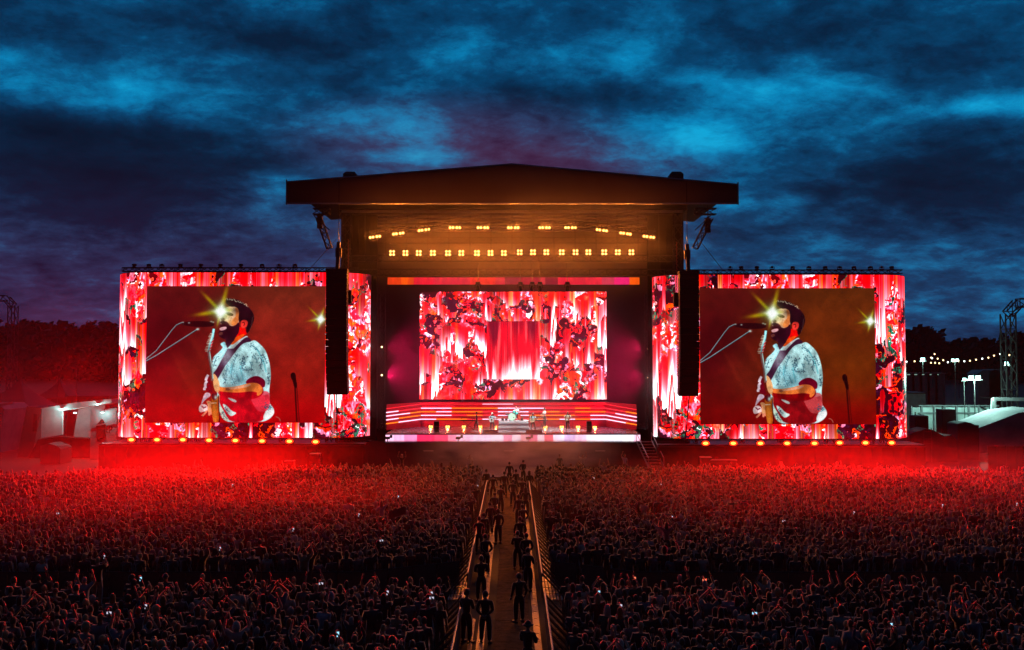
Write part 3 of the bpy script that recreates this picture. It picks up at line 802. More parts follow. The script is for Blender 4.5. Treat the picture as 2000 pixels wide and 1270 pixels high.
# ------------------------------------------------------------------ LED walls of the stage
art_main = smeared_flowers(730, 420, 60, .30, 38, .9)
wallY = 95.0
x0, z1 = zx(820, 570, wallY); x1, z0 = zx(1185, 780, wallY)
th = thing('video_wall', 'large rectangular LED wall of smeared red and white flowers behind the band', 'screen', (0, wallY, z0), world=True)
flat_screen('led_surface', x0, x1, wallY, z0, z1, screen_mat('main_wall_picture', art_main, 2.5, gamma=1.4), th)
b = MB().box(x0 - .05, x1 + .05, wallY + .02, wallY + .3, z0 - .05, z1 + .05); b.build('screen_housing', M['black_metal'], th)
th = thing('square_screen', 'square LED screen of red streaks fading to white hung before the big wall', 'screen', (0, wallY - 1.2, 0), world=True)
sw, shh = 204, 226
sq = np.zeros((shh, sw, 3)); yy, xx = np.meshgrid(np.linspace(0, 1, shh), np.linspace(0, 1, sw), indexing='ij')
cn = vnoise(sw, shh, 60, 1.2, 5) * .5 + vnoise(sw, shh, 18, 1.5, 6) * .5; st_ = .42 + .42 * vnoise(sw, 1, 16, 1, 8)[0] + .12 * vnoise(sw, 1, 70, 1, 9)[0]
tt_ = np.clip((yy - (st_ + .05 * (cn - .5))[...]) * 3.4, 0, 1)[..., None]
darkv = np.clip(1.15 - yy * 2.4 + (vnoise(sw, shh, 7, 1.2, 12) - .55) * 2.2, 0, 1)[..., None]
redc = np.array([235, 10, 34.]) * (0.62 + .55 * cn[..., None]) + np.array([30, 60, 40.]) * (cn[..., None] > .66)
redc = redc * (1 - darkv * .72) + np.array([70, 4, 26]) * darkv * .7
sq = redc * (1 - tt_) + np.array([255, 244, 250]) * tt_
x0, z1 = zx(951, 628, wallY - 1.2); x1, z0 = zx(1054, 741, wallY - 1.2)
flat_screen('led_surface', x0, x1, wallY - 1.2, z0, z1, screen_mat('square_picture', sq, 1.6), th)
MB().box(x0 - .03, x1 + .03, wallY - 1.18, wallY - 1.0, z0 - .03, z1 + .03).build('screen_housing', M['black_metal'], th)
MB().bar((x0 + .5, wallY - 1.1, z1), (x0 + .5, wallY - 1.1, zb), .03).bar((x1 - .5, wallY - 1.1, z1), (x1 - .5, wallY - 1.1, zb), .03).build('hanging_cable', M['black_metal'], th)

def block_strip(cols, w, h, noise_amt=.15, seed=3):
    a = np.zeros((h, w, 3)); tot = sum(c[0] for c in cols); x = 0
    for wt, c in cols:
        x2 = x + wt / tot * w; a[:, int(round(x)):int(round(x2)) + 1] = c; x = x2
    return a * (1 - noise_amt / 2 + noise_amt * vnoise(w, h, w / 5, 1, seed)[..., None])
hd = [(2.2, (238, 60, 20)), (1, (255, 90, 14)), (1, (240, 70, 20)), (3, (232, 20, 50)), (3, (226, 36, 60)), (3, (222, 30, 60)), (4, (236, 40, 40)), (1.5, (214, 34, 58)), (2.5, (150, 30, 50)), (3, (170, 24, 50)), (1, (200, 44, 60)), (2, (140, 22, 44)),
      (5, (226, 26, 56)), (2, (232, 30, 60)), (2, (206, 50, 80)), (2.4, (236, 20, 110)), (1.6, (255, 90, 10))]
x0, z1 = zx(757, 542, YF + 2); x1, z0 = zx(1249, 556, YF + 2)
th = thing('header_led_strip', 'long thin LED strip of red and orange blocks above the video wall', 'screen', (0, YF + 2, z0), world=True)
flat_screen('led_surface', x0, x1, YF + 2, z0, z1, screen_mat('header_picture', block_strip(hd, 500, 14), .95), th)
MB().box(x0, x1, YF + 2.02, YF + 2.2, z0, z1).build('screen_housing', M['black_metal'], th)
fs = [(1, (250, 190, 225)), (1.2, (246, 170, 210)), (1.5, (236, 130, 180)), (2, (240, 40, 90)), (1.6, (238, 60, 100)), (1, (250, 130, 160)), (2, (252, 190, 220)), (2, (250, 210, 235)), (1.5, (255, 225, 240)), (1, (246, 150, 180)), (1, (255, 225, 240)), (1, (246, 170, 180)),
      (1, (250, 120, 150)), (.8, (255, 220, 235)), (1, (244, 100, 120)), (1.3, (255, 220, 240)), (1.3, (214, 180, 226)), (1.3, (255, 200, 230)), (2, (255, 240, 248)), (2.2, (236, 236, 252)), (1.3, (255, 244, 250)), (.8, (255, 190, 215))]
x0, z1 = zx(753, 849.5, YF - .1); x1, z0 = zx(1250.5, 863, YF - .1)
th = thing('front_led_strip', 'glowing pale pink LED strip along the front edge of the stage', 'screen', (0, YF - .1, z0), world=True)
flat_screen('led_surface', x0, x1, YF - .1, z0, z1, screen_mat('front_picture', block_strip(fs, 600, 16), 1.5), th)
MB().box(x0, x1, YF - .08, YF + .04, z0, z1).build('screen_housing', M['black_metal'], th)

# red riser wall with its horizontal light lines
rw = thing('light_riser_wall', 'curved red wall behind the band lined with red, orange and white light bars', 'stage set', (0, 93, ZD), world=True)
redw = mat('red_set_wall', (0.55, 0.012, 0.04), 0.5, var=.2, scale=.6)
WL = [(755, 88.3), (822, 93.0), (1183, 93.0), (1243, 88.3)]
xs = [at(p, 800, Y).x for p, Y in WL]; ys = [Y for p, Y in WL]
topz = zx(1000, 786, 93)[1]
b = MB()
for k in range(3):
    b.add([(xs[k], ys[k], ZD), (xs[k + 1], ys[k + 1], ZD), (xs[k + 1], ys[k + 1], topz), (xs[k], ys[k], topz), (xs[k], ys[k] + .3, ZD), (xs[k + 1], ys[k + 1] + .3, ZD), (xs[k + 1], ys[k + 1] + .3, topz), (xs[k], ys[k] + .3, topz)],
          [(0, 1, 2, 3), (4, 7, 6, 5), (3, 2, 6, 7)])
b.build('riser_face', redw, rw)
barc = {'r': glow('bar_red', (1, .03, .05), 1.4), 'o': glow('bar_orange', (1, .20, .01), 1.7), 'w': glow('bar_white', (1, .62, .85), 1.8)}
pat = ['rrrrrrrwwrrrrrrrrr', 'wrrwwooowwwrrorrro', 'wwoowoorwwroroorww', 'woowwrorwwooorwwww', 'owwwoorwwroowowwwo']
pyc = [789.5, 797.5, 804.5, 811.5, 819.0]; pyl = [798.5, 806, 813, 820.5, 828]
for r_ in range(5):
    zc = zx(1000, pyc[r_], 92.9)[1]
    L = [(Vector((xs[i], ys[i] - .08, zc))) for i in range(4)]
    L[0].z = zx(755, pyl[r_], 88.2)[1]; L[3].z = zx(1243, pyl[r_] + 2, 88.2)[1]
    seg = [(L[0], L[1], 3), (L[1], L[2], 12), (L[2], L[3], 3)]; k = 0
    for a, c, n in seg:
        for i in range(n):
            p = a.lerp(c, i / n); q = a.lerp(c, (i + 1) / n)
            MB().bar(p, q, .05 if r_ == 0 else .085).build('light_bar', barc[pat[r_][k]], rw); k += 1

# ------------------------------------------------------------------ side screens
def side_screen(side, pxa, pxb, pt, pb, inner, warm, sname):
    Yf = YF - .3; Rr = 3.4; th_ = math.radians(75)
    ye = Yf + Rr * (1 - math.cos(th_)); xa = at(pxa, 700, ye).x + Rr * math.sin(th_); xb = at(pxb, 700, ye).x - Rr * math.sin(th_)
    z1 = zx(1000, pt, Yf)[1]; z0 = zx(1000, pb, Yf)[1]
    path = []
    for k in range(13): a = th_ * (1 - k / 12); path.append((xa - Rr * math.sin(a), Yf + Rr * (1 - math.cos(a))))
    for k in range(1, 8): path.append((xa + (xb - xa) * k / 8, Yf))
    for k in range(13): a = th_ * k / 12; path.append((xb + Rr * math.sin(a), Yf + Rr * (1 - math.cos(a))))
    ln = [0]
    for p, q in zip(path[:-1], path[1:]): ln.append(ln[-1] + math.hypot(q[0] - p[0], q[1] - p[1]))
    th = thing('side_screen', 'curved LED screen %s, bearded guitarist inside a border of red flowers' % sname, 'screen',
               ((xa + xb) / 2, Yf, z0), group='curved screens beside the stage', world=True)
    me = bpy.data.meshes.new('led_surface'); n = len(path)
    me.from_pydata([(x, y, z0) for x, y in path] + [(x, y, z1) for x, y in path], [], [(i, i + 1, n + i + 1, n + i) for i in range(n - 1)])
    art = ART_SIDE if side < 0 else np.roll(ART_SIDE, 260, axis=1)
    me.materials.append(screen_mat('side_picture', art, 2.3, gamma=1.45))
    uv_grid(me, lambda i: (ln[i % n] / ln[-1], float(i >= n))); link('led_surface', me, th)
    hb = MB(); vs = []
    for x, y in path: vs += [(x, y + .02, z0 - .08), (x, y + .02, z1 + .06)]
    for x, y in path: vs += [(x, y + .5, z0 - .08), (x, y + .5, z1 + .06)]
    fsx = []
    for i in range(n - 1):
        a, b_, c, d = 2 * i, 2 * i + 2, 2 * i + 3, 2 * i + 1; o = 2 * n
        fsx += [(a, b_, c, d), (o + b_, o + a, o + d, o + c), (d, c, o + c, o + d), (b_, a, o + a, o + b_)]
    fsx += [(0, 1, 2 * n + 1, 2 * n), (2 * n - 1, 2 * n - 2, 4 * n - 2, 4 * n - 1)]
    hb.add(vs, fsx).build('screen_housing', M['black_metal'], th)
    ix0, iz1 = zx(inner[0], inner[1], Yf - .02); ix1, iz0 = zx(inner[2], inner[3], Yf - .02)
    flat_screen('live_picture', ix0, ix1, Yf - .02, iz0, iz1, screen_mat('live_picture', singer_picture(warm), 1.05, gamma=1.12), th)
    # scaffold behind
    for x in np.linspace(xa, xb, 5): truss((x, Yf + 1.2, 0), (x, Yf + 1.2, z1), .9, .05, 1.5).build('support_tower', M['black_metal'], th)
    truss((xa - 2.4, Yf + .9, z1 + .35), (xb + 2.4, Yf + .9, z1 + .35), .35, .04, .6).build('top_truss', M['black_metal'], th)
    return xa, xb, z0, z1
ART_SIDE = smeared_flowers(1000, 600, 77, .55, 50, 1.3)
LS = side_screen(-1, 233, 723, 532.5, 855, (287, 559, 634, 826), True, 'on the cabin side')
RS = side_screen(1, 1275, 1768, 537, 857, (1366, 563, 1712, 829), False, 'on the lamp-tower side')

# moving heads standing on the screens' top trusses
def moving_head(pos, rz, label):
    th = thing('moving_head', label, 'stage light', pos, rz, 'unlit lamps on top of the side screens'); th.scale = (.75, .75, .62)
    MB().box(-.26, .26, -.2, .2, 0, .16).build('lamp_base', M['black_metal'], th, bevel=.02)
    MB().box(-.28, -.22, -.08, .08, .16, .5).box(.22, .28, -.08, .08, .16, .5).build('yoke', M['black_metal'], th)
    hd_ = MB().lathe((0, -.25, .42), [(.10, 0), (.17, .08), (.19, .3), (.15, .52), (.05, .56)], 10, 'y').build('lamp_head', M['black_metal'], th, smooth=True)
    hd_.rotation_euler = (0, 0, 0)
    return th
for side, (xa, xb, z0, z1), pxs in (('cabin', LS, (262, 291, 316, 352, 392, 430, 470, 512, 545, 576)), ('lamp-tower', RS, (1426, 1448, 1478, 1508, 1548, 1580, 1612, 1640, 1668, 1700, 1722, 1742))):
    for k, p in enumerate(pxs):
        x = at(p, 525, YF + .6).x
        moving_head((x, YF + .6, z1 + .53), R.uniform(-1.5, 1.5), 'unlit black moving lamp on the %s side screen, %s from the outer end' % (side, ['first', 'second', 'third', 'fourth', 'fifth', 'sixth', 'seventh', 'eighth', 'ninth', 'tenth', 'eleventh', 'twelfth'][k if side == 'cabin' else len(pxs) - 1 - k]))

# ------------------------------------------------------------------ line arrays hanging before the screens
def line_array(pxc, pxw, py0, py1, lab, lean, cable):
    Y = 79.0; top = at(pxc, py0, Y); bot = at(pxc, py1, Y); n = 18; w = pxw * Y / 1800
    th = thing('line_array', lab, 'speaker', (top.x, Y, bot.z), group='line arrays hanging before the side screens')
    h = top.z - bot.z; ch = h / n
    for k in range(n):
        z = h - ch * (k + 1); yo = -.9 * max(0, (k - 9) / 9) ** 2 * -1
        c = MB().box(-w / 2, w / 2, -.45, .45, .012, ch - .012)
        o = c.build('speaker_cabinet', M['speaker'], th, bevel=.02)
        o.location = (lean * (k / n), yo, z); o.rotation_euler = (math.radians(max(0, k - 9)) * 1.2, 0, 0)
    MB().box(-w * .42, w * .42, .1, .4, .1, h).build('rigging_spine', M['speaker'], th)
    MB().box(-w / 2 - .03, w / 2 + .03, -.5, .5, h, h + .22).build('flying_frame', M['black_metal'], th)
    MB().bar((0, 0, h + .2), (0, .5, h + 2.6), .3, .3).bar((0, .5, h + 2.6), (0, .5, h + 8), .05).box(-.25, .25, .3, .7, h + 1.3, h + 2.1).build('chain_hoist', M['black_metal'], th)
    MB().bar((lean, 0, .05), (lean + cable, .2, -(bot.z - 2.6)), .10, n=6).build('signal_cable', M['black_metal'], th)
    return th, h, w
la, h, w = line_array(659, 41, 531, 770, 'tall black line array hanging over the inner edge of the cabin side screen', 0.0, 0.05)
# side-fill hang with its chain beside it
def slim_hang(pxc, py0, py1, lab):
    Y = 79.6; a = at(pxc, py0, Y); b = at(pxc, py1, Y); h = a.z - b.z
    th = thing('chain_motor_hang', lab, 'hoist', (a.x, Y, b.z), group='chain hoists beside the line arrays')
    MB().box(-.3, .3, -.2, .2, h - 1.5, h - .3).build('motor_box', M['speaker'], th, bevel=.03)
    ch = MB(); k = 0; z = 0
    while z < h + 4:
        ch.bar((-.05 if k % 2 else .05, 0, z), (.05 if k % 2 else -.05, 0, z + .14), .06); z += .16; k += 1
    ch.build('chain', mat('chain_metal', (0.25, 0.06, 0.05), .5, .6), th)
slim_hang(680, 560, 745, 'slim chain hoist with a dark motor box beside the cabin side line array')
la2, h, w = line_array(1344.5, 38, 535, 773, 'tall black line array hanging over the inner edge of the lamp-tower side screen', 0.0, -.35)
slim_hang(1322, 565, 735, 'slim chain hoist with a dark motor box beside the lamp-tower side line array')

# ------------------------------------------------------------------ lamps
def add_light(kind, name, loc, energy, col, parent=None, rot=None, size=.3, spot=None, blend=.5, rad=.1):
    L = bpy.data.lights.new(name, kind); L.energy = energy; L.color = col
    if kind == 'AREA': L.size = size; L.shape = 'DISK'
    if kind in ('POINT', 'SPOT'): L.shadow_soft_size = rad
    if kind == 'SPOT': L.spot_size = spot; L.spot_blend = blend
    o = bpy.data.objects.new(name, L); C.objects.link(o); o.location = loc
    if rot: o.rotation_euler = rot
    if parent: o.parent = parent
    return o
AMB = (1.0, 0.22, 0.025); RED = (1.0, 0.0006, 0.0010)
E_BL, E_FL, E_ST, E_WASH = 1700.0, 40000.0, 120.0, 4500.0

ORD = ['first', 'second', 'third', 'fourth', 'fifth', 'sixth', 'seventh', 'eighth', 'ninth', 'tenth', 'eleventh', 'twelfth', 'thirteenth', 'fourteenth', 'fifteenth', 'sixteenth', 'seventeenth', 'eighteenth']
up = list(zip((733, 778.5, 828.5, 889, 943.5, 1003, 1064, 1114.5, 1175.5, 1222, 1267.5), (463, 456.5, 449.5, 445, 445, 445, 445, 445, 450, 456.5, 463)))
Yu = YF + 2.2
for k, (px_, py_) in enumerate(up):
    p = at(px_, py_, Yu)
    tilt = 0.13 if k < 3 else (-0.13 if k > 7 else 0)
    th = thing('blinder_bar', 'amber four-lamp bar in the upper arched row, %s from the cabin side' % ORD[k], 'stage light', (p.x, Yu, p.z), group='amber blinder bars in the arched upper row')
    th.rotation_euler = (0, -tilt, 0)
    MB().box(-.66, .66, -.05, .2, -.2, .2).build('lamp_housing', M['black_metal'], th, bevel=.02)
    MB().bar((-.45, .1, .2), (-.45, .1, .9), .04).bar((.45, .1, .2), (.45, .1, .9), .04).build('hanging_clamp', M['black_metal'], th)
    for dx in (-.47, -.2, .16, .43):
        MB().lathe((dx, -.052, 0), [(.165, 0), (.165, -.01)], 14, 'y').build('bloom_disc', M['halo_amber'], th)  # emissive disc imitating bloom around the lens
        MB().lathe((dx, -.064, 0), [(.10, 0), (.09, -.02), (.07, -.04)], 12, 'y').build('lens', M['lens_warm'], th)
    add_light('SPOT', 'blinder_light', (0, -.25, 0), E_BL, AMB, th, (-math.radians(70), 0, 0), spot=math.radians(146), blend=1.0, rad=.05)
arch = MB()
pts = [at(px_, py_ - 9, Yu + .3) for px_, py_ in [(722, 465)] + up + [(1280, 465)]]
for a, b in zip(pts[:-1], pts[1:]): truss(a, b, .4, .03, .7, arch)
arch.build('arched_truss', M['black_metal'], stage)
Yl = YF + .9
lo = (766, 792, 818, 845.5, 875, 901, 931.5, 958, 984, 1015, 1041, 1067, 1097, 1124, 1149, 1180, 1206.5, 1233)
for k, px_ in enumerate(lo):
    p = at(px_, 494.5 if k < 9 else 493, Yl)
    th = thing('blinder_square', 'amber square of four lamps in the lower row, %s from the cabin side' % ORD[k], 'stage light', (p.x, Yl, p.z), group='amber four-lamp squares in the lower row')
    MB().box(-.32, .32, -.05, .2, -.32, .32).build('lamp_housing', M['black_metal'], th, bevel=.02)
    for dx in (-.145, .145):
        for dz in (-.145, .145):
            MB().lathe((dx, -.052, dz), [(.142, 0), (.142, -.01)], 14, 'y').build('bloom_disc', M['halo_amber'], th)  # bloom of each lamp drawn as an emissive disc
            MB().lathe((dx, -.064, dz), [(.09, 0), (.085, -.02), (.06, -.04)], 12, 'y').build('lens', M['lens_warm'], th)
    if k % 2 == 0 or True:
        add_light('SPOT', 'blinder_light', (0, -.25, 0), E_BL * .8, AMB, th, (-math.radians(70), 0, 0), spot=math.radians(146), blend=1.0, rad=.05)

def block_lamp(p, w, h, lab, group, lensm, E, col, nm='floor_lamp', pitch=86, spot=150, dim=1.0):
    th = thing(nm, lab, 'stage light', (p.x, p.y, p.z), group=group)
    MB().box(-w / 2 - .06, w / 2 + .06, -.05, .25, -h / 2 - .06, h / 2 + .06).build('lamp_housing', M['black_metal'], th, bevel=.02)
    if lensm is M['lens_red']:
        el = lambda a, b, y: [(a * math.cos(q * PI / 8), y, b * math.sin(q * PI / 8)) for q in range(16)]
        MB().add(el(w * .62, h * .66, -.056) + el(w * .62, h * .66, -.051), [tuple(range(16))] + [(q, 16 + q, 16 + (q + 1) % 16, (q + 1) % 16) for q in range(16)]).build('bloom_disc', M['halo_red'], th)  # red bloom drawn as a glowing oval behind the lens
        MB().add(el(w * .36, h * .34, -.075) + el(w * .40, h * .38, -.057), [tuple(range(16))] + [(q, 16 + q, 16 + (q + 1) % 16, (q + 1) % 16) for q in range(16)]).build('lens', lensm, th)
    else:
        MB().box(-w / 2, -.02, -.08, -.052, -h / 2, h / 2).box(.02, w / 2, -.08, -.052, -h / 2, h / 2).build('lens', lensm, th)
    MB().bar((-w / 2 - .09, .1, 0), (-w / 2 - .09, .1, -h / 2 - .16), .04).bar((w / 2 + .09, .1, 0), (w / 2 + .09, .1, -h / 2 - .16), .04).build('lamp_bracket', M['black_metal'], th)
    add_light('SPOT', 'lamp_light', (0, -.3, 0), E * dim, col, th, (-math.radians(pitch), 0, 0), spot=math.radians(spot), blend=.9, rad=.06)
    return th
redL = [(257, 859), (307, 859), (357.5, 859), (408.5, 860), (460, 860.5), (512, 861.5), (565.5, 862), (616.5, 863)]
redR = [(1378, 866), (1432, 866), (1485, 866), (1537, 866), (1590.5, 866), (1639.5, 865), (1690, 865), (1741, 865)]
YP = 82.2
for row, sd, dims in ((redL, 'cabin', [.45, .5, .7, 1, 1.1, 1.2, 1.3, 1.7]), (redR, 'lamp-tower', [1.1, .5, 1, .5, 1.2, .45, 1.1, .45])):
    for k, (px_, py_) in enumerate(row):
        p = at(px_, py_, YP)
        n_ = k if sd == 'cabin' else 7 - k
        block_lamp(p, .58, .34, 'glowing red lamp below the %s side screen, %s from the outer end' % (sd, ORD[n_]), 'red floor lamps below the side screens', M['lens_red'], E_FL, RED, dim=dims[k], pitch=106, spot=84)
stx = [(841.5, 833.5), (874.5, 833.5), (906, 833.5), (938, 833.5), (968, 834), (1065, 834), (1097, 834), (1129, 834), (1161.5, 834.5)]
for k, (px_, py_) in enumerate(stx):
    p = at(px_, py_, 91.0)
    block_lamp(p, .38 if k != 4 else .28, .19, 'glowing orange lamp on the deck behind the band, %s from the cabin side' % ORD[k], 'orange lamps on the stage floor', M['lens_orange'], E_ST, (1.0, .10, .03), nm='deck_lamp')
# wing lamps on the side ladders, red washes, and two pale beams from the steps side
for k, (px_, py_, sg) in enumerate(((746, 678, 1), (746, 733, 1), (1266, 682, -1), (1266, 738, -1))):
    p = at(px_, py_, 88.5)
    th = thing('wing_lamp', '%s lamp of the pair in the wing on the %s side of the video wall' % ('upper' if py_ < 700 else 'lower', 'cabin' if sg > 0 else 'lamp-tower'), 'stage light', (p.x, p.y, p.z), group='wing lamps beside the video wall')
    MB().lathe((0, -.15, 0), [(.06, 0), (.15, .05), (.16, .3), (.08, .38)], 10, 'y').build('lamp_head', M['black_metal'], th, smooth=True)
    MB().lathe((0, -.155, 0), [(.09, 0), (.06, -.01)], 10, 'y').build('lens', M['bulb_warm'], th)
    if sg < 0:
        add_light('SPOT', 'beam_light', (sg * .1, 0, 0), 9000, (1.0, .75, .35), th, Euler((math.radians(74), 0, math.radians(82 if sg < 0 else -82))), spot=math.radians(13), blend=.6, rad=.08)
    add_light('SPOT', 'wash_light', (sg * .3, 0, .1), E_WASH, (1.0, .008, .11), th, Euler((math.radians(80), 0, math.radians(-75 * sg + 0))), spot=math.radians(140), blend=.9, rad=.2)
for px_ in (746, 1266):
    x = at(px_, 700, 88.8).x
    truss((x, 88.8, ZD), (x, 88.8, 16), .5, .035, .8).build('lamp_ladder', M['black_metal'], stage)

# black platforms the side screens stand on
for (xa, xb, z0, z1), sd in ((LS, 'cabin'), (RS, 'lamp-tower')):
    th = thing('screen_platform', 'black draped platform carrying the %s side screen and its red lamps' % sd, 'platform', ((xa + xb) / 2, 83, 0), group='draped platforms below the side screens', world=True)
    x = xa - 3.4; k = 0
    fr = MB()
    while x < xb + 3.4:
        fr.box(x, min(x + .5, xb + 3.4), 82.5 + .06 * (k % 2), 82.6 + .06 * (k % 2), 0, z0 - .5); x += .5; k += 1
    fr.build('platform_drape', M['black_cloth'], th)
    MB().box(xa - 3.4, xb + 3.4, 82.7, 86.5, z0 - .55, z0 - .45).build('platform_deck', M['black_metal'], th)
    MB().bar((xa - 3.4, 82.35, z0 - .62), (xb + 3.4, 82.35, z0 - .62), .08).build('front_rail', M['black_metal'], th)
# small lit flight-case edges in front of the platforms
for q, (px_, py_, ln_) in enumerate(((616, 885.5, .9), (566, 899.5, .8), (1378, 892.5, .95), (1412, 897.5, 2.3))):
    p = at(px_, py_, 80.5)
    th = thing('flight_case', ['flight case with an orange-lit lid nearest the cabin side line array', 'lower flight case with an orange-lit lid below the cabin side screen', 'short flight case with a glowing lid beside the stage steps', 'long low flight case with a glowing lid before the lamp-tower side screen'][q], 'case', (p.x, 80.5, 0), group='flight cases before the platforms')
    MB().box(-ln_ / 2, ln_ / 2, -.3, .3, 0, p.z - .06).build('case_body', M['black_metal'], th, bevel=.02)
    MB().box(-ln_ / 2 - .01, ln_ / 2 + .01, -.31, .31, p.z - .055, p.z).build('case_lid', M['alu'], th)

# ------------------------------------------------------------------ stage furniture
dr = thing('drum_riser', 'striped grey drum riser at the middle of the stage', 'riser', (at(1003, 840, 88.5).x, 88.5, ZD), world=True)
x0 = at(974, 830, 88).x; x1 = at(1032.5, 830, 88).x; z1 = zx(1000, 823, 88)[1]; hh = (z1 - ZD)
for k in range(4):
    MB().box(x0, x1, 88, 90.4, ZD + hh * k / 4 + .005, ZD + hh * (k + 1) / 4 - .005).build('riser_step', M['riser_light'] if k % 2 else M['riser_dark'], dr)
def wedge(px_, w, py0, py1, Y, lab):
    p = at(px_, py1, Y); h = .30
    th = thing('monitor_wedge', lab, 'speaker', (p.x, Y, ZD), group='floor monitors before the musicians')
    b = MB(); b.add([(-w/2, -.3, 0), (w/2, -.3, 0), (w/2, .35, 0), (-w/2, .35, 0), (-w/2, -.2, h), (w/2, -.2, h), (w/2, .1, h), (-w/2, .1, h)], [(0,3,2,1),(4,5,6,7),(0,1,5,4),(1,2,6,5),(2,3,7,6),(3,0,4,7)])
    b.build('cabinet', M['speaker'], th, bevel=.02)
    MB().add([(-w/2+.05, .345, .03), (w/2-.05, .345, .03), (w/2-.05, .125, h-.03), (-w/2+.05, .125, h-.03)], [(0, 3, 2, 1)]).build('grille', M['black_metal'], th)
wedge(958, 1.35, 842, 848, 84.6, 'long black floor monitor before the bassist')
wedge(1043, 1.45, 842, 848, 84.6, 'long black floor monitor before the lead singer')
for px_, lab in ((853, 'cabin'), (1150.5, 'lamp-tower')):
    p = at(px_, 845, 86); th = thing('side_fill_stack', 'small black speaker stack on the stage deck on the %s side' % lab, 'speaker', (p.x, 86, ZD), group='side fill stacks')
    for k in range(2): MB().box(-.23, .23, -.25, .25, .5 * k, .5 * k + .48).build('speaker_cabinet', M['speaker'], th, bevel=.03)
for px_, lab in ((757, 'small camera on its mount at the cabin end of the front strip'), (895, 'wide low camera on its mount before the front strip between cabin end and middle'), (1032, 'camera operator rig before the middle of the front strip')):
    p = at(px_, 856, 82.6); th = thing('stage_camera', lab, 'camera', (p.x, 82.6, 0), group='cameras before the stage front')
    MB().box(-.22, .2, -.18, .18, p.z - .1, p.z + .12).lathe((.0, -.35, p.z), [(.08, 0), (.08, .2)], 8, 'y').build('camera_body', M['black_metal'], th, bevel=.02)
    MB().box(.2, .42, -.05, .05, p.z + .02, p.z + .28).build('viewfinder', M['black_metal'], th)
    MB().bar((0, 0, .05), (0, 0, p.z - .1), .07, n=6).bar((-.5, 0, 0), (0, 0, .9), .04).bar((.5, .1, 0), (0, 0, .9), .04).bar((0, .5, 0), (0, 0, .9), .04).build('tripod', M['black_metal'], th)
def mic_stand(x, y, z, hgt, lab, boom=.3):
    th = thing('microphone_stand', lab, 'microphone stand', (x, y, z), group='microphone stands on stage')
    MB().lathe((0, 0, 0), [(.14, 0), (.14, .02), (.02, .04)], 10).bar((0, 0, .03), (0, 0, hgt - .05), .025, n=6).bar((0, 0, hgt - .05), (boom, .02, hgt + .04), .02, n=6).build('pole', M['steel'], th)
    MB().ball((boom + .04, .02, hgt + .06), .04).build('microphone', M['black_metal'], th)

# key spots added under the front truss to brighten the musicians
def added_key_spot(x, tx, ty, tz, E, lab):
    z = 16.2; th = thing('added_spotlight', lab, 'stage light', (x, 83.4, z), group='added key spotlights under the front truss')
    MB().box(-.2, .2, -.15, .15, .3, .55).bar((-.24, 0, 0), (-.24, 0, .4), .05).bar((.24, 0, 0), (.24, 0, .4), .05).bar((0, 0, .5), (0, 1.5, 2.4), .05).build('yoke', M['black_metal'], th)
    d = Vector((tx, ty, tz)) - Vector((x, 83.4, z)); e = d.to_track_quat('-Z', 'Y').to_euler()
    hd_ = MB().lathe((0, 0, -.3), [(.15, 0), (.18, .1), (.16, .45), (.08, .55)], 12, 'z').build('lamp_head', M['black_metal'], th, smooth=True); hd_.rotation_euler = e
    add_light('SPOT', 'added_key_light', tuple(d.normalized() * .4), E, (.85, 1.0, .95), th, e, spot=math.radians(20), blend=.8, rad=.06)
for k, (px_, Y_, lab, E_) in enumerate(((961, 86.6, 'small added spotlight under the front truss aimed at the bassist', 30000), (1041, 86.4, 'small added spotlight under the front truss aimed at the lead singer', 30000), (1064, 89.6, 'small added spotlight under the front truss aimed at the keyboardist in white', 22000),
        (1109, 87.5, 'small added spotlight under the front truss aimed at the guitarist in cream', 20000), (1006, 89.3, 'small added spotlight under the front truss aimed at the drummer', 30000))):
    x_ = at(px_, 840, Y_).x; added_key_spot(x_ * .8 + (k - 2) * .8, x_, Y_, ZD + (1.1 if k != 4 else 1.9), E_, lab)

# ------------------------------------------------------------------ people
def skin_mesh(name, V, E, rad, sub, mtl):
    """grow one continuous surface over a jointed skeleton"""
    me = bpy.data.meshes.new('skeleton'); me.from_pydata([tuple(v) for v in V], E, [])
    ob = bpy.data.objects.new('skeleton', me); C.objects.link(ob)
    md = ob.modifiers.new('skin', 'SKIN'); md.use_smooth_shade = True; md.branch_smoothing = 0.4
    sv = me.skin_vertices[0].data
    for i, r in enumerate(rad):
        sv[i].radius = r if isinstance(r, tuple) else (r, r); sv[i].use_root = (i == 0)
    if sub: s = ob.modifiers.new('sub', 'SUBSURF'); s.levels = sub; s.render_levels = sub
    dg = bpy.context.evaluated_depsgraph_get(); dg.update()
    out = bpy.data.meshes.new_from_object(ob.evaluated_get(dg)); out.name = name
    out.materials.clear(); out.materials.append(mtl)
    bpy.data.objects.remove(ob); bpy.data.meshes.remove(me)
    return out

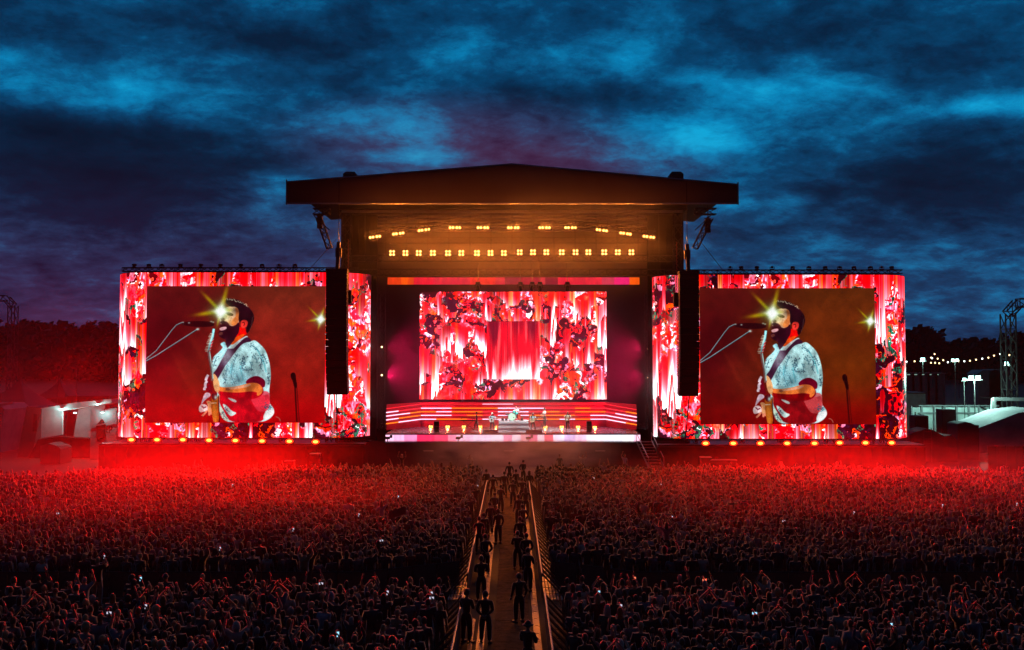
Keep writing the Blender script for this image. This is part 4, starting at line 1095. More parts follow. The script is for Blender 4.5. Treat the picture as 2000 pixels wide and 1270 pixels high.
ARMS = {   # left elbow, left wrist, right elbow, right wrist (x to the right, y ahead, z up) for a 1.75 m figure
    'down':   ((-.25, -.03, 1.14), (-.24, .08, .90), (.25, -.03, 1.14), (.24, .08, .90)),
    'folded': ((-.225, .05, 1.15), (.04, .22, 1.18), (.225, .05, 1.15), (-.04, .25, 1.22)),
    'both_up': ((-.34, .06, 1.60), (-.28, .08, 1.86), (.34, .08, 1.62), (.25, .10, 1.88)),
    'one_up': ((-.24, -.02, 1.14), (-.22, .12, .92), (.30, .10, 1.63), (.20, .12, 1.90)),
    'clap':   ((-.28, .12, 1.60), (-.06, .17, 1.84), (.28, .12, 1.60), (.05, .17, 1.84)),
    'phone':  ((-.24, -.02, 1.14), (-.22, .10, .92), (.22, .26, 1.44), (.08, .38, 1.68)),
    'behind': ((-.235, -.10, 1.15), (-.06, -.16, .98), (.235, -.10, 1.15), (.05, -.16, .99)),
    'guitar': ((-.33, .12, 1.18), (-.40, .32, 1.28), (.33, -.01, 1.14), (.10, .22, 1.02)),
    'keys':   ((-.24, .10, 1.16), (-.18, .36, 1.08), (.24, .10, 1.16), (.18, .36, 1.08)),
    'drum':   ((-.30, .08, 1.14), (-.18, .34, 1.12), (.32, .10, 1.18), (.16, .34, 1.24)),
}
def person_meshes(pose, female=False, level=1, legs='stand', sleeves=.55):
    """body, shirt, trousers as continuous surfaces; level 0 is the far version"""
    f = .9 if female else 1.0
    le, lw, re_, rw = [Vector(p) for p in ARMS[pose]]
    sh = .175 * f
    V = [(0, 0, .97), (0, 0, 1.12), (0, 0, 1.28), (0, 0, 1.40), (0, .005, 1.49), (0, .015, 1.56)]
    Rb = [(.10, .07), (.105 * f, .08), (.135 * f, .1), (.10 * f, .08), (.05 * f, .05 * f), (.048 * f, .05)]
    E = [(0, 1), (1, 2), (2, 3), (3, 4), (4, 5)]
    def add(p, r, par): V.append(tuple(p)); Rb.append(r); E.append((par, len(V) - 1)); return len(V) - 1
    arms = {}
    for sg, e_, w_ in ((-1, le, lw), (1, re_, rw)):
        lift = .04 if e_.z > 1.4 else 0
        s_ = add((sg * sh, 0, 1.41 + lift), .058 * f, 3)
        m_ = add(Vector((sg * sh, 0, 1.41 + lift)).lerp(e_, .5), .046 * f, s_)
        el = add(e_, .038 * f, m_); fo = add(e_.lerp(w_, .4), .036 * f, el); wr = add(w_, .024 * f, fo)
        arms[sg] = (s_, m_, el, fo, wr)
    LG = []
    for sg in (-1, 1):
        if legs == 'sit': P3 = [(sg * .1, .02, .92), (sg * .22, .42, .90), (sg * .24, .40, .5), (sg * .25, .50, .46)]
        elif legs == 'walk': P3 = [(sg * .09, 0, .88), (sg * .11, .06 + sg * .12, .50), (sg * .10, sg * .2, .09), (sg * .11, sg * .2 + .13, .035)]
        elif legs == 'wide': P3 = [(sg * .10, 0, .88), (sg * .17, .05, .49), (sg * .22, 0, .09), (sg * .26, .13, .035)]
        else: P3 = [(sg * .095, 0, .88), (sg * .11, .02, .49), (sg * .12, -.01, .09), (sg * .14, .13, .035)]
        h = add(P3[0], .088, 0); k = add(P3[1], .056, h); a = add(P3[2], .038, k); t_ = add(P3[3], (.042, .03), a)
        LG.append((h, k, a, t_))
    body = skin_mesh('body', V, E, Rb, 1 if level else 0, M['skin'])
    # head, with a modelled face, and hands joined to the same mesh
    seg, ring = (14, 11) if level else (8, 6)
    hb = MB(); hb.ball((0, .02, 1.645), (.076, .095, .118), seg, ring)
    for i, (x, y, z) in enumerate(hb.v):
        u = (z - 1.645) / .118; fy = (y - .02) / .095
        if fy > .3 and u < -.3: x *= .86; y += .008
        if level and fy > .75 and abs(x) < .02 and -.35 < u < .05: y += .026
        if level and fy > .6 and .0 < u < .35 and .015 < abs(x) < .05: y -= .012
        hb.v[i] = (x, y, z)
    if level:
        for sg in (-1, 1):
            hb.ball((sg * .079, .01, 1.64), (.012, .02, .032), 6, 5); hb.ball((sg * .031, .103, 1.665), (.011, .008, .007), 6, 4, mi=1)
        hb.ball((0, .112, 1.592), (.024, .008, .008), 6, 4, mi=2)
        for sg, e_, w_ in ((-1, le, lw), (1, re_, rw)):
            d = (w_ - e_).normalized(); fwd = d if abs(d.z) > .5 else (d + Vector((0, .0, -.25))).normalized()
            sd = fwd.cross(Vector((0, 1, 0)) if abs(fwd.y) < .8 else Vector((0, 0, 1))).normalized(); nrm = sd.cross(fwd).normalized()
            p0 = w_ - d * .01; p1 = w_ + fwd * .085
            hb.bar(p0, p1, .075, .030, w2=.085)
            for q in range(4):
                b0 = p1 + sd * (-.03 + .02 * q) - fwd * .006; l1 = (.036, .042, .04, .031)[q]
                b1 = b0 + (fwd + nrm * .35 * (1 if sg > 0 else 1)).normalized() * l1; b2 = b1 + (fwd * .6 + nrm * .9).normalized() * l1 * .75
                hb.bar(b0, b1, .018, n=4).bar(b1, b2, .016, w2=.012, n=4)
            th0 = w_ + fwd * .02 + sd * .036 * -sg
            th1 = th0 + (fwd * .6 + sd * -sg * .8).normalized() * .04
            hb.bar(th0, th1, .022).bar(th1, th1 + (fwd + nrm * .3).normalized() * .03, .018, w2=.013)
    else:
        for e_, w_ in ((le, lw), (re_, rw)): hb.bar(w_, w_ + (w_ - e_).normalized() * .15, .07, .035, w2=.05)
    bm = bmesh.new(); bm.from_mesh(body)
    o = len(bm.verts); vs = [bm.verts.new(v) for v in hb.v]
    for fc, mi in zip(hb.f, hb.m):
        try: q = bm.faces.new([vs[i] for i in fc]); q.material_index = mi; q.smooth = True
        except ValueError: pass
    bm.to_mesh(body); bm.free()
    body.materials.append(M['eye']); body.materials.append(M['lip'])
    g = 1.14
    tv = [(0, 0, .93), V[1], V[2], V[3], (0, .0, 1.462)]
    tr = [(.150, .112)] + [(r[0] * g + .012, r[1] * g + .012) for r in Rb[1:4]] + [.062]
    te = [(0, 1), (1, 2), (2, 3), (3, 4)]
    for sg in (-1, 1):
        s_, m_, el, fo, wr = arms[sg]
        ch = [s_, m_, el] if sleeves < .8 else [s_, m_, el, fo, wr]
        par = 3
        for q, i in enumerate(ch):
            pos = Vector(V[i])
            if sleeves < .8 and q == 2: pos = Vector(V[m_]).lerp(Vector(V[el]), .45)
            if sleeves > .8 and q == 4: pos = Vector(V[fo]).lerp(Vector(V[wr]), .85)
            tv.append(tuple(pos)); tr.append(Rb[i] * g + (.012 if q < 2 else .010)); te.append((par, len(tv) - 1)); par = len(tv) - 1
    shirt = skin_mesh('shirt', tv, te, tr, 1 if level else 0, M['cloth'])
    pv = [V[1][:2] + (1.04,), V[0]]; prr = [(.115, .09), (.148, .108)]; pe = [(0, 1)]
    for (h, k, a, t_) in LG:
        par = 1
        for i in (h, k, a):
            p = Vector(V[i]);
            if i == a: p.z += .02
            pv.append(tuple(p)); prr.append((Rb[i] if not isinstance(Rb[i], tuple) else Rb[i][0]) * 1.16 + .020); pe.append((par, len(pv) - 1)); par = len(pv) - 1
    tro = skin_mesh('trousers', pv, pe, prr, 1 if level else 0, M['cloth'])
    shoe = None
    if level:
        sb = MB()
        for (h, k, a, t_) in LG:
            A_, T_ = Vector(V[a]), Vector(V[t_]); f_ = (T_ - A_); f_.z = 0; f_.normalize(); hp = A_ - f_ * .05; tp = A_ + f_ * .20
            zb_ = (A_.z - .09 if legs != 'sit' else A_.z - .09)
            sb.bar((hp.x, hp.y, zb_ + .045), (tp.x, tp.y, zb_ + .035), .095, .085, w2=.08, n=8)
        shoe = sb.mesh('shoes', M['shoe'], True)
    return {'body': body, 'shirt': shirt, 'trousers': tro, 'shoes': shoe}

M['lip'] = mat('lip', (0.25, 0.06, 0.05), .5, var=0)
M['shoe'] = mat('shoe_leather', (0.015, 0.013, 0.012), .5, var=.3)

def hair_mesh(style, level=1):
    seg, ring = (16, 12) if level else (8, 6)
    b = MB(); rr = random.Random(hash(style) % 97 if False else len(style) * 7)
    rad = {'short': (.086, .104, .124), 'long': (.092, .108, .128), 'bun': (.086, .102, .124), 'curly': (.122, .13, .15), 'cap': (.088, .106, .118), 'beanie': (.091, .11, .132), 'hood': (.108, .125, .145), 'bald': (.078, .097, .12), 'bucket': (.09, .105, .12)}[style]
    b.ball((0, .012, 1.655), rad, seg, ring)
    out = []
    for x, y, z in b.v:
        u = (z - 1.655) / rad[2]; fy = (y - .012) / rad[1]
        if style in ('long', 'hood') and u < .1 and fy < .45:
            z -= (.1 - u) * (.20 if style == 'long' else .06); x *= 1 + (.1 - u) * (.25 if style == 'long' else .1)
        if style == 'short' or style == 'bun':
            if u < -.55: z = 1.655 - rad[2] * .55; 
        if style in ('curly', 'long', 'short'):
            k = mnoise.noise(Vector((x, y, z)) * 22) * (.028 if style == 'curly' else .011)
            n_ = Vector((x, y, z - 1.655)).normalized(); x += n_.x * k; y += n_.y * k; z += n_.z * k
        out.append((x, y, z))
    b.v = out
    fs, ms = [], []
    for f_ in b.f:      # leave the face free
        c = [sum(b.v[i][k] for i in f_) / len(f_) for k in range(3)]
        fy = (c[1] - .012) / rad[1]; u = (c[2] - 1.655) / rad[2]
        if style == 'hood': keep = not (fy > .55 and u < .55)
        elif style in ('cap', 'beanie', 'bucket'): keep = u > (.05 if style != 'beanie' else -.2)
        else: keep = not (fy > .25 and u < .38) and not (u < -.5 and style not in ('long', 'curly'))
        if keep: fs.append(f_); ms.append(0)
    b.f, b.m = fs, ms
    if style == 'bun': b.ball((0, -.06, 1.79), .042, 8, 6)
    if style == 'cap': b.add([(-.07, .09, 1.67), (.07, .09, 1.67), (.055, .18, 1.655), (-.055, .18, 1.655), (-.07, .09, 1.68), (.07, .09, 1.68), (.055, .18, 1.663), (-.055, .18, 1.663)], [(0, 3, 2, 1), (4, 5, 6, 7), (2, 3, 7, 6)])
    if style in ('cap', 'bucket', 'beanie'): b.lathe((0, .012, 1.655), [(rad[0] + .002, 0), (rad[0] + (.06 if style == 'bucket' else .008), -.02), (rad[0] + (.062 if style == 'bucket' else .008), -.012), (rad[0] + .003, .03)], seg)
    return b.mesh({'short': 'hair', 'long': 'hair', 'bun': 'hair', 'curly': 'hair', 'bald': 'hair', 'cap': 'cap', 'beanie': 'beanie', 'hood': 'hood', 'bucket': 'hat'}[style], M['hair'] if style not in ('cap', 'beanie', 'hood', 'bucket') else M['cloth'], True)

MESH = {}
def get_person(pose, female=False, legs='stand', sleeves=.55):
    k = (pose, female, legs, sleeves > .8)
    if k not in MESH: MESH[k] = person_meshes(pose, female, 1, legs, sleeves)
    return MESH[k]
HM = {}
SKINS = [(.42, .24, .17), (.48, .29, .21), (.36, .2, .14), (.16, .085, .055), (.5, .32, .25)]
HAIRS = {'dark-haired': (.022, .013, .009), 'black-haired': (.009, .008, .008), 'blonde': (.36, .24, .12), 'brown-haired': (.07, .035, .018), 'ginger': (.24, .07, .02), 'grey-haired': (.25, .25, .25)}
TOPS0 = {'black': (.012, .012, .014), 'navy': (.015, .02, .05), 'charcoal': (.045, .045, .05), 'grey': (.17, .17, .18), 'white': (.62, .60, .58), 'denim': (.05, .08, .15), 'red': (.3, .02, .02), 'dark green': (.02, .05, .03), 'tan': (.28, .19, .11), 'pink': (.5, .16, .22), 'pale blue': (.25, .36, .5)}
TOPS = {k: tuple(c * (.75 if max(v) < .3 else .62) for c in v) for k, v in TOPS0.items()}
SKINS = [tuple(c * .75 for c in v) for v in SKINS]
def person(loc, rz, pose, label, group=None, hair='short', haircol=(.02, .013, .01), top=(.02, .02, .02), legcol=(.015, .016, .02), skin=SKINS[0], scale=1.0, female=False, legs='stand', sleeves=.55, hatcol=None):
    ms = get_person(pose, female, legs, sleeves)
    th = thing('person', label, 'person', loc, rz, group); th.scale = (scale,) * 3
    b = link('body', ms['body'], th); b.color = (*skin, 1)
    s = link('shirt', ms['shirt'], th); s.color = (*top, 1)
    l = link('trousers', ms['trousers'], th); l.color = (*legcol, 1)
    link('shoes', ms['shoes'], th)
    if hair not in HM: HM[hair] = hair_mesh(hair)
    h = link(HM[hair].name, HM[hair], th); h.color = (*(hatcol or haircol), 1)
    if hatcol:
        if 'bald' not in HM: HM['bald'] = hair_mesh('bald')
        h2 = link('hair', HM['bald'], th); h2.color = (*haircol, 1)
    return th

TENS = {2: 'twenty', 3: 'thirty', 4: 'forty'}
NUM = ORD + ['nineteenth'] + [('%s-%s' % (TENS[n // 10], ORD[n % 10 - 1])) if n % 10 else TENS[n // 10][:-1] + 'ieth' for n in range(20, 50)]
# ---- the band (local +y is forward; they face the audience)
WHITE = (.62, .64, .66)
def gp(px_, py_, z, Y=None): return at_z(px_, py_, z)
pl_ = {}
def put(px_, Y): return (at(px_, 840, Y).x, Y)
x, y = put(929, 88.4); keysman = person((x + .1, y, ZD), math.radians(95), 'keys', 'keyboard player in dark clothes bent over the keyboard on stage', hair='short', top=(.02, .01, .015), legcol=(.012, .012, .015), legs='walk', scale=.98)
x, y = put(961.5, 86.6); bass = person((x, y, ZD), math.radians(188), 'guitar', 'bassist with pale hair, light blue shirt and a white bass on stage', hair='short', haircol=(.55, .5, .45), top=(.42, .55, .66), legs='wide', scale=1.0)
bassp = (x, y)
x, y = put(1041, 86.4); sing = person((x, y, ZD), math.radians(184), 'guitar', 'bearded lead singer in a light blue patterned shirt with guitar and microphone', hair='short', top=(.34, .52, .62), legs='wide', scale=1.0); singp = (x, y)
x, y = put(1064, 89.6); perc = person((x, y, ZD + .25), math.radians(120), 'keys', 'keyboardist in a loose white shirt standing behind the lead singer', hair='short', haircol=(.05, .02, .01), top=(.66, .66, .60), scale=1.02)
x, y = put(1109, 87.5); gtr = person((x, y, ZD), math.radians(172), 'guitar', 'bearded guitarist in a cream shirt at the lamp-tower end of the band', hair='short', haircol=(.30, .12, .04), top=(.62, .52, .38), scale=1.03); gtrp = (x, y)
riser_top = ZD + hh
x, y = put(1008.5, 89.7); drummer = person((x, y, riser_top - .42), math.radians(182), 'drum', 'drummer in an open white shirt seated behind the mint green kit', hair='short', haircol=(.32, .12, .05), top=(.68, .68, .64), legs='sit', scale=1.0); drp = (x, y)
for who, col_ in ((sing, (.02, .012, .01)), (gtr, (.22, .09, .03))):
    bd = MB(); bd.ball((0, .06, 1.585), (.066, .062, .062), 12, 8); o = bd.build('beard', M['hair'], who, smooth=True); o.color = (*col_, 1)
def guitar(loc, rz, colr, label, neck=.62):
    th = thing('electric_guitar', label, 'guitar', loc, rz, 'guitars held on stage')
    gm_ = mat('guitar_lacquer', colr, .25, var=.1)
    poly = smooth([(-.12, -.16), (.16, -.19), (.22, -.05), (.18, .05), (.24, .17), (.05, .17), (-.05, .09), (-.16, .15), (-.24, .02)], 2)
    b = MB(); b.prism([(p[0] * 1.05 + .05, p[1] * 1.05) for p in poly], .0, .05); b.build('guitar_body', gm_, th)
    pg = MB().prism([(p[0] * .5 + .08, p[1] * .6) for p in poly], .05, .056); pg.build('pickguard', M['white_panel'] if sum(colr) < 1.2 else M['black_metal'], th)
    MB().bar((-.1, .045, 0), (-.12 - neck, .045, .26), .05, .03).build('neck', M['wood'], th)
    e_ = Vector((-.12 - neck, .045, .26)); MB().bar(e_, e_ + Vector((-.17, 0, .065)), .09, .03).build('headstock', M['wood'], th)
    sp = MB(); sp.tube([(-.2, .0, .05), (-.16, -.04, .42), (.0, -.13, .52), (.17, -.04, .38), (.24, 0, 0)], .02, 4); sp.build('strap', M['black_cloth'], th)
    return th
M['wood'] = mat('maple', (.35, .2, .09), .4, var=.3, scale=10)
for (x, y), rz, c_, lb, nk in ((bassp, 188, (.7, .7, .68), 'white bass guitar held by the pale-haired bassist', .8), (singp, 184, (.62, .55, .35), 'cream electric guitar held by the lead singer', .6), (gtrp, 172, (.35, .12, .04), 'brown electric guitar held by the bearded guitarist', .62)):
    r_ = math.radians(rz); o = Vector((-math.sin(r_) * .14, math.cos(r_) * .14, 0))
    guitar((x + o.x, y + o.y, ZD + 1.06), r_, c_, lb, nk)
mic_stand(singp[0] - .35, singp[1] - .45, ZD, 1.58, 'microphone stand before the lead singer', .3)
mic_stand(bassp[0] + .35, bassp[1] - .5, ZD, 1.5, 'microphone stand before the bassist', -.3)
mic_stand(gtrp[0] + .45, gtrp[1] - .5, ZD, 1.5, 'microphone stand near the guitarist in the cream shirt', -.3)

# ---- keyboards, drums
def keyboard(loc, rz, label, w=1.5):
    th = thing('keyboard', label, 'keyboard', loc, rz, 'keyboards on stage')
    MB().box(-w / 2, w / 2, -.17, .17, .88, .97).build('keyboard_body', M['black_metal'], th, bevel=.01)
    MB().box(-w / 2 + .05, w / 2 - .05, -.15, .0, .972, .982).build('key_row', M['white_panel'], th)
    MB().box(-w / 2 + .1, w / 2 - .1, -.12, .16, 1.12, 1.19).build('upper_keyboard', M['black_metal'], th, bevel=.01)
    for s in (-1, 1): MB().bar((s * w * .36, -.2, 0), (-s * w * .30, .1, .88), .04).bar((s * w * .4, .15, .9), (s * w * .4, .15, 1.12), .03).build('stand', M['black_metal'], th)
x, y = put(914, 88.3); keyboard((x, y, ZD), math.radians(4), 'black keyboard on crossed legs before the keyboard player', 1.6)
x, y = put(1058, 88.8); keyboard((x, y, ZD), math.radians(30), 'small black keyboard stand behind the lead singer', 1.2)
kit = thing('drum_kit', 'drum kit with mint green bass drum and turquoise toms on the riser', 'drum kit', (at(1000, 815, 88.8).x, 88.8, riser_top))
mint = mat('mint_head', (.42, .66, .45), .4, var=.08); turq = mat('turquoise_shell', (.03, .42, .36), .3, var=.1); redsh = mat('red_shell', (.5, .04, .02), .3, var=.1); brass = mat('cymbal_brass', (.6, .42, .16), .3, .9, var=.1)
MB().lathe((0, 0, .36), [(.34, -.02), (.36, -.02), (.36, .35), (.34, .35)], 24, 'y').build('bass_drum', turq, kit)
MB().lathe((0, -.03, .36), [(.335, 0), (.335, .008)], 24, 'y').build('bass_drum_head', mint, kit)
MB().lathe((.17, -.045, .31), [(.06, 0), (.06, .008)], 12, 'y').build('port_hole', M['black_metal'], kit)
for x, y, z, r, h, m_, nm in ((.42, .05, .62, .17, .2, turq, 'rack_tom'), (.18, .15, .74, .14, .18, turq, 'rack_tom'), (.62, .35, .22, .21, .38, redsh, 'floor_tom'), (-.48, .5, .5, .17, .14, M['alu'], 'snare_drum')):
    MB().lathe((x, y, z), [(r * .97, 0), (r, .01), (r, h - .01), (r * .97, h)], 18).build(nm, m_, kit)
    MB().lathe((x, y, z + h), [(r * .94, 0), (r * .94, .006)], 18).bar((x, y, 0), (x, y, z), .03, n=5).build('drum_head', M['white_panel'], kit)
for x, y, z, r in ((-.75, .3, 1.05, .22), (-.35, .1, 1.25, .2), (.75, .15, 1.2, .22), (1.0, .4, 1.05, .2)):
    MB().lathe((x, y, z), [(r, 0), (r * .3, .03), (.02, .05)], 16).bar((x, y, .0), (x, y, z), .02, n=5).bar((x, y, .3), (x - .2, y + .1, 0), .02).bar((x, y, .3), (x + .2, y + .1, 0), .02).build('cymbal', brass, kit)
for k, (x, z) in enumerate(((-.55, .1), (-.9, .1), (.95, .1))):
    MB().box(x - .12, x + .12, -.1, .1, .0, .22).bar((x, -.1, .1), (x + .1, -.3, .5), .02).build('pedal_case', M['black_metal'], kit)
tag(MB().lathe((drp[0], drp[1] + .12, riser_top), [(.18, 0), (.04, .05), (.04, .38), (.17, .4), (.17, .47)], 12).build('drum_stool', M['black_metal']), 'black drum stool under the seated drummer', 'stool')

# ------------------------------------------------------------------ crowd barriers
bp = {}; M['dull'] = mat('dulled_dark_steel', (.05, .045, .045), .8, .2)  # darker copy of the barrier metal, toning down glints by colour
def barrier_meshes():
    a = MB().box(-.49, .49, -.02, .02, .12, 1.08); 
    bp['front_plate'] = a.mesh('front_plate', M['steel'])
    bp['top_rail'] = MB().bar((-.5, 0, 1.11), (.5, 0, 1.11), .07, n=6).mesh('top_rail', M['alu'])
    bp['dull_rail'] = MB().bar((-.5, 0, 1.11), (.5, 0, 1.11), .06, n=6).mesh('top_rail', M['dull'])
    bp['brace'] = MB().bar((0, .02, 1.05), (0, .95, .06), .05, .06).mesh('brace', M['steel'])
    t_ = MB()
    for k in range(7): t_.box(-.46, .46, .1 + k * .13, .19 + k * .13, .02, .05)
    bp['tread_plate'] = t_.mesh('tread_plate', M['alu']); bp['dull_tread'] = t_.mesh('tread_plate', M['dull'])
barrier_meshes()
def barrier(x, y, rz, label, group, step=True):
    th = thing('crowd_barrier', label, 'barrier', (x, y, 0), rz, group)
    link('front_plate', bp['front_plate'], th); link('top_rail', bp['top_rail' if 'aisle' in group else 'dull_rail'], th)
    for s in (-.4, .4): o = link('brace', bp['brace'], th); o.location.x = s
    if step: link('tread_plate', bp['tread_plate' if 36 < y < 60 else 'dull_tread'], th)  # duller copy where the treads would glint too much
    return th
# steps face away from the crowd on the aisle's outer sides, as in the photograph
GR = 'crowd barriers lining the aisle'
for k in range(40):
    y = 25.5 + k * 1.02
    if not (34.4 < y < 37.0):
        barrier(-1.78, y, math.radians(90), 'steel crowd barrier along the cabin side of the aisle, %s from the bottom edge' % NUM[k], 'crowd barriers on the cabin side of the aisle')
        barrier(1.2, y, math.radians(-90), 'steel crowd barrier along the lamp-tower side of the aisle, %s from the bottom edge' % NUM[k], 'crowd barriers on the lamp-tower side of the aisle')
YX = 37.4
for k in range(24):
    barrier(-6.0 - .5 - k * 1.02, YX, 0, 'crowd barrier in the cross row behind the front block, %s from the aisle, cabin side' % NUM[k], 'cross row of barriers, cabin side', True)
    barrier(5.0 + .5 + k * 1.02, YX, 0, 'crowd barrier in the cross row behind the front block, %s from the aisle, lamp-tower side' % NUM[k], 'cross row of barriers, lamp-tower side', True)
for sg, x0_, x1_, lb in ((-1, -2.2, -6.0, 'cabin'), (1, 1.7, 5.0, 'lamp-tower')):
    a = Vector((x0_, 39.4, 0)); b = Vector((x1_, YX + .05, 0)); n = int((b - a).length / 1.0)
    ang = math.atan2((b - a).y, (b - a).x)
    if sg < 0: ang += PI
    for k in range(n):
        p = a.lerp(b, (k + .5) / n)
        barrier(p.x, p.y, ang, 'crowd barrier in the slanting row on the %s side, %s from the aisle' % (lb, NUM[k]), 'slanting barriers, %s side' % lb)

# ------------------------------------------------------------------ guards in the aisle
G = [  # px of the head, py of the feet, pose, description
    (948, 1258, 'behind', 'guard standing alone between the cable ramp and the path near the bottom edge', 'short'),
    (911, 1257, 'folded', 'guard beside the barrier near the bottom edge, one arm bent', 'short'),
    (1014, 1217, 'down', 'broad guard in black standing on the lamp-tower side of the path', 'short'),
    (1031, 1331, 'folded', 'guard in a brimmed hat cut off by the bottom edge', 'bucket'),
    (1031, 1156, 'folded', 'guard leaning by the barrier a few steps beyond the broad guard', 'short'),
    (948, 1124, 'behind', 'guard halfway up the aisle standing by the cabin side cable ramp', 'short'),
    (973, 1063, 'down', 'guard on the path edge in the upper aisle on the cabin side', 'short'),
    (1011, 1113, 'folded', 'guard near the cross barrier gap, lamp-tower side of the path', 'short'),
    (1016, 1080, 'down', 'slim guard in the upper aisle behind two others, lamp-tower side', 'short'),
    (966, 1020, 'behind', 'guard with arms out near the top of the aisle, cabin side', 'short'),
    (1002, 989, 'down', 'guard at the top end of the aisle in the middle of the path', 'short'),
    (1027, 1009, 'down', 'guard at the top of the aisle beside the lamp-tower side barrier', 'long'),
    (1013, 1028, 'down', 'guard below the top pair in the upper aisle, middle of the path', 'short'),
    (945, 1070, 'folded', 'guard by the cabin side barrier in the upper aisle', 'short'),
    (957, 1046, 'down', 'guard pressed close behind another at the cabin side of the upper aisle', 'short'),
    (978, 1003, 'folded', 'guard among the cluster at the top of the aisle, cabin side', 'short'),
    (1021, 1050, 'behind', 'guard in the middle of the row on the lamp-tower side of the path', 'short'),
    (940, 1176, 'folded', 'guard leaning on the cabin side barrier beyond the bottom pair', 'short'),
    (1028, 1120, 'behind', 'guard at the lamp-tower side barrier level with the cross row', 'short'),
    (1020, 985, 'folded', 'guard farthest up the aisle close to the pit', 'short'),
    (985, 972, 'down', 'crew member in the pit mouth above the aisle, cabin side of centre', 'short'),
    (1008, 966, 'folded', 'crew member in the pit mouth above the aisle, at the centre', 'short'),
    (1034, 970, 'down', 'crew member in the pit mouth above the aisle, lamp-tower side', 'long'),
    (950, 966, 'folded', 'crew member in the pit mouth at the cabin side barrier corner', 'short'),
    (995, 948, 'down', 'crew member deep in the pit smoke straight above the aisle', 'short'),
    (1022, 944, 'behind', 'crew member deep in the pit smoke beside the centre line', 'short'),
    (963, 978, 'down', 'guard farthest up the aisle on the cabin side, nearly in the smoke', 'short'),
]
for px_, py_, pose, lab, hr in G:
    p = at_z(px_, py_, 0)
    person((p.x, p.y, 0), R.uniform(-.7, .7), pose, lab, 'guards in the aisle', hair=hr, haircol=R.choice([(.02, .013, .01), (.05, .03, .015), (.009, .008, .008)]), top=(.008, .008, .010), legcol=(.008, .008, .010),
           skin=R.choice(SKINS), scale=R.uniform(1.0, 1.06), sleeves=1.0, legs='stand', hatcol=(.02, .02, .02) if hr == 'bucket' else None).scale = (1.16, 1.22, R.uniform(1.0, 1.05))
for px_, lab, pose in ((785, 'pale-haired person standing up in the pit toward the cabin side', 'both_up'), (918, 'person in the pit filming with a raised phone', 'phone'), (1138, 'person in a white shirt in the pit before the stage', 'both_up'), (1220, 'person in a white shirt in the pit beside the stage steps', 'one_up'),
                       (1093, 'dark-dressed person standing in the pit below the singer', 'down')):
    p = at(px_, 897, 75)
    person((p.x, 75, .28), R.uniform(-.3, .3) + PI, pose, lab, 'crew in the pit', hair='long' if px_ == 785 else 'short', haircol=(.5, .45, .4) if px_ == 785 else (.03, .02, .015), top=(.66, .6, .6) if px_ in (1138, 1220, 918) else (.02, .02, .02), scale=1.0)
tag(MB().box(-22, 22, 74.4, 75.8, 0, .28).build('pit_step', M['black_metal']), 'long low steel step in the pit before the stage', 'step')

# ------------------------------------------------------------------ the crowd
PHONES = [(113, 1003), (275, 1131), (285, 1185), (213, 1197), (660, 1239), (573, 1035), (745, 1056), (778, 971), (701, 1006), (627, 1140), (843, 1160), (1170, 1158), (1474, 1198), (1741, 1222), (1291, 948), (1531, 1018), (1841, 988), (1986, 985),
          (1159, 934), (1668, 1002), (430, 1072), (932, 949), (1313, 1011), (1240, 1131), (1376, 1133), (1213, 1185), (757, 1158), (843, 1168), (204, 1088), (454, 948)]
def front_edge(x):
    return 70.0 - max(0, -x - 24) * .40 - max(0, x - 26) * .28
people = []
def fill(y0, y1, sx_, sy_, drop):
    y = y0; row = 0
    while y < y1:
        hw = y * .5556 + 8; x = -hw + (row % 2) * sx_ * .5; 
        while x < hw:
            xx = x + R.uniform(-.2, .2) * sx_ / .62; yy_ = y + R.uniform(-.22, .22)
            ok = not (-2.35 - (1.0 if 34 < y < 38 else 0) < xx < 1.85) and R.random() > drop
            if 37 < yy_ < 39.6:
                if yy_ < 37.4 + .5 + 2 * max(0, 1 - max(0, abs(xx) - 1.9) / 4.2): ok = False
            if yy_ > front_edge(xx): ok = False
            if ok and mnoise.noise(Vector((xx * .35, yy_ * .35, 3.3))) < -.42: ok = False
            if ok: people.append([xx, yy_, row])
            x += sx_
        y += sy_; row += 1
fill(24.6, 33.9, .58, .60, .07)
NR = len(people)
fill(38.0, 70.5, .53, .56, .08)
for p in people: p.append(None)
def pick_pose():
    r = R.random()
    return 'down' if r < .60 else 'folded' if r < .82 else 'both_up' if r < .87 else 'one_up' if r < .93 else 'clap' if r < .96 else 'phone'
phone_spots = []
for k, (px_, py_) in enumerate(PHONES):
    zt = 1.86
    q = at_z(px_, py_, zt)
    best = min(people, key=lambda p: (p[0] - q.x) ** 2 + (p[1] + .42 - q.y) ** 2)
    best[0], best[1] = q.x - .08, q.y - .42; best[3] = 'phone!'; phone_spots.append((q, best))
near = sorted(range(NR), key=lambda i: people[i][1])[:276]
near_set = set(near)
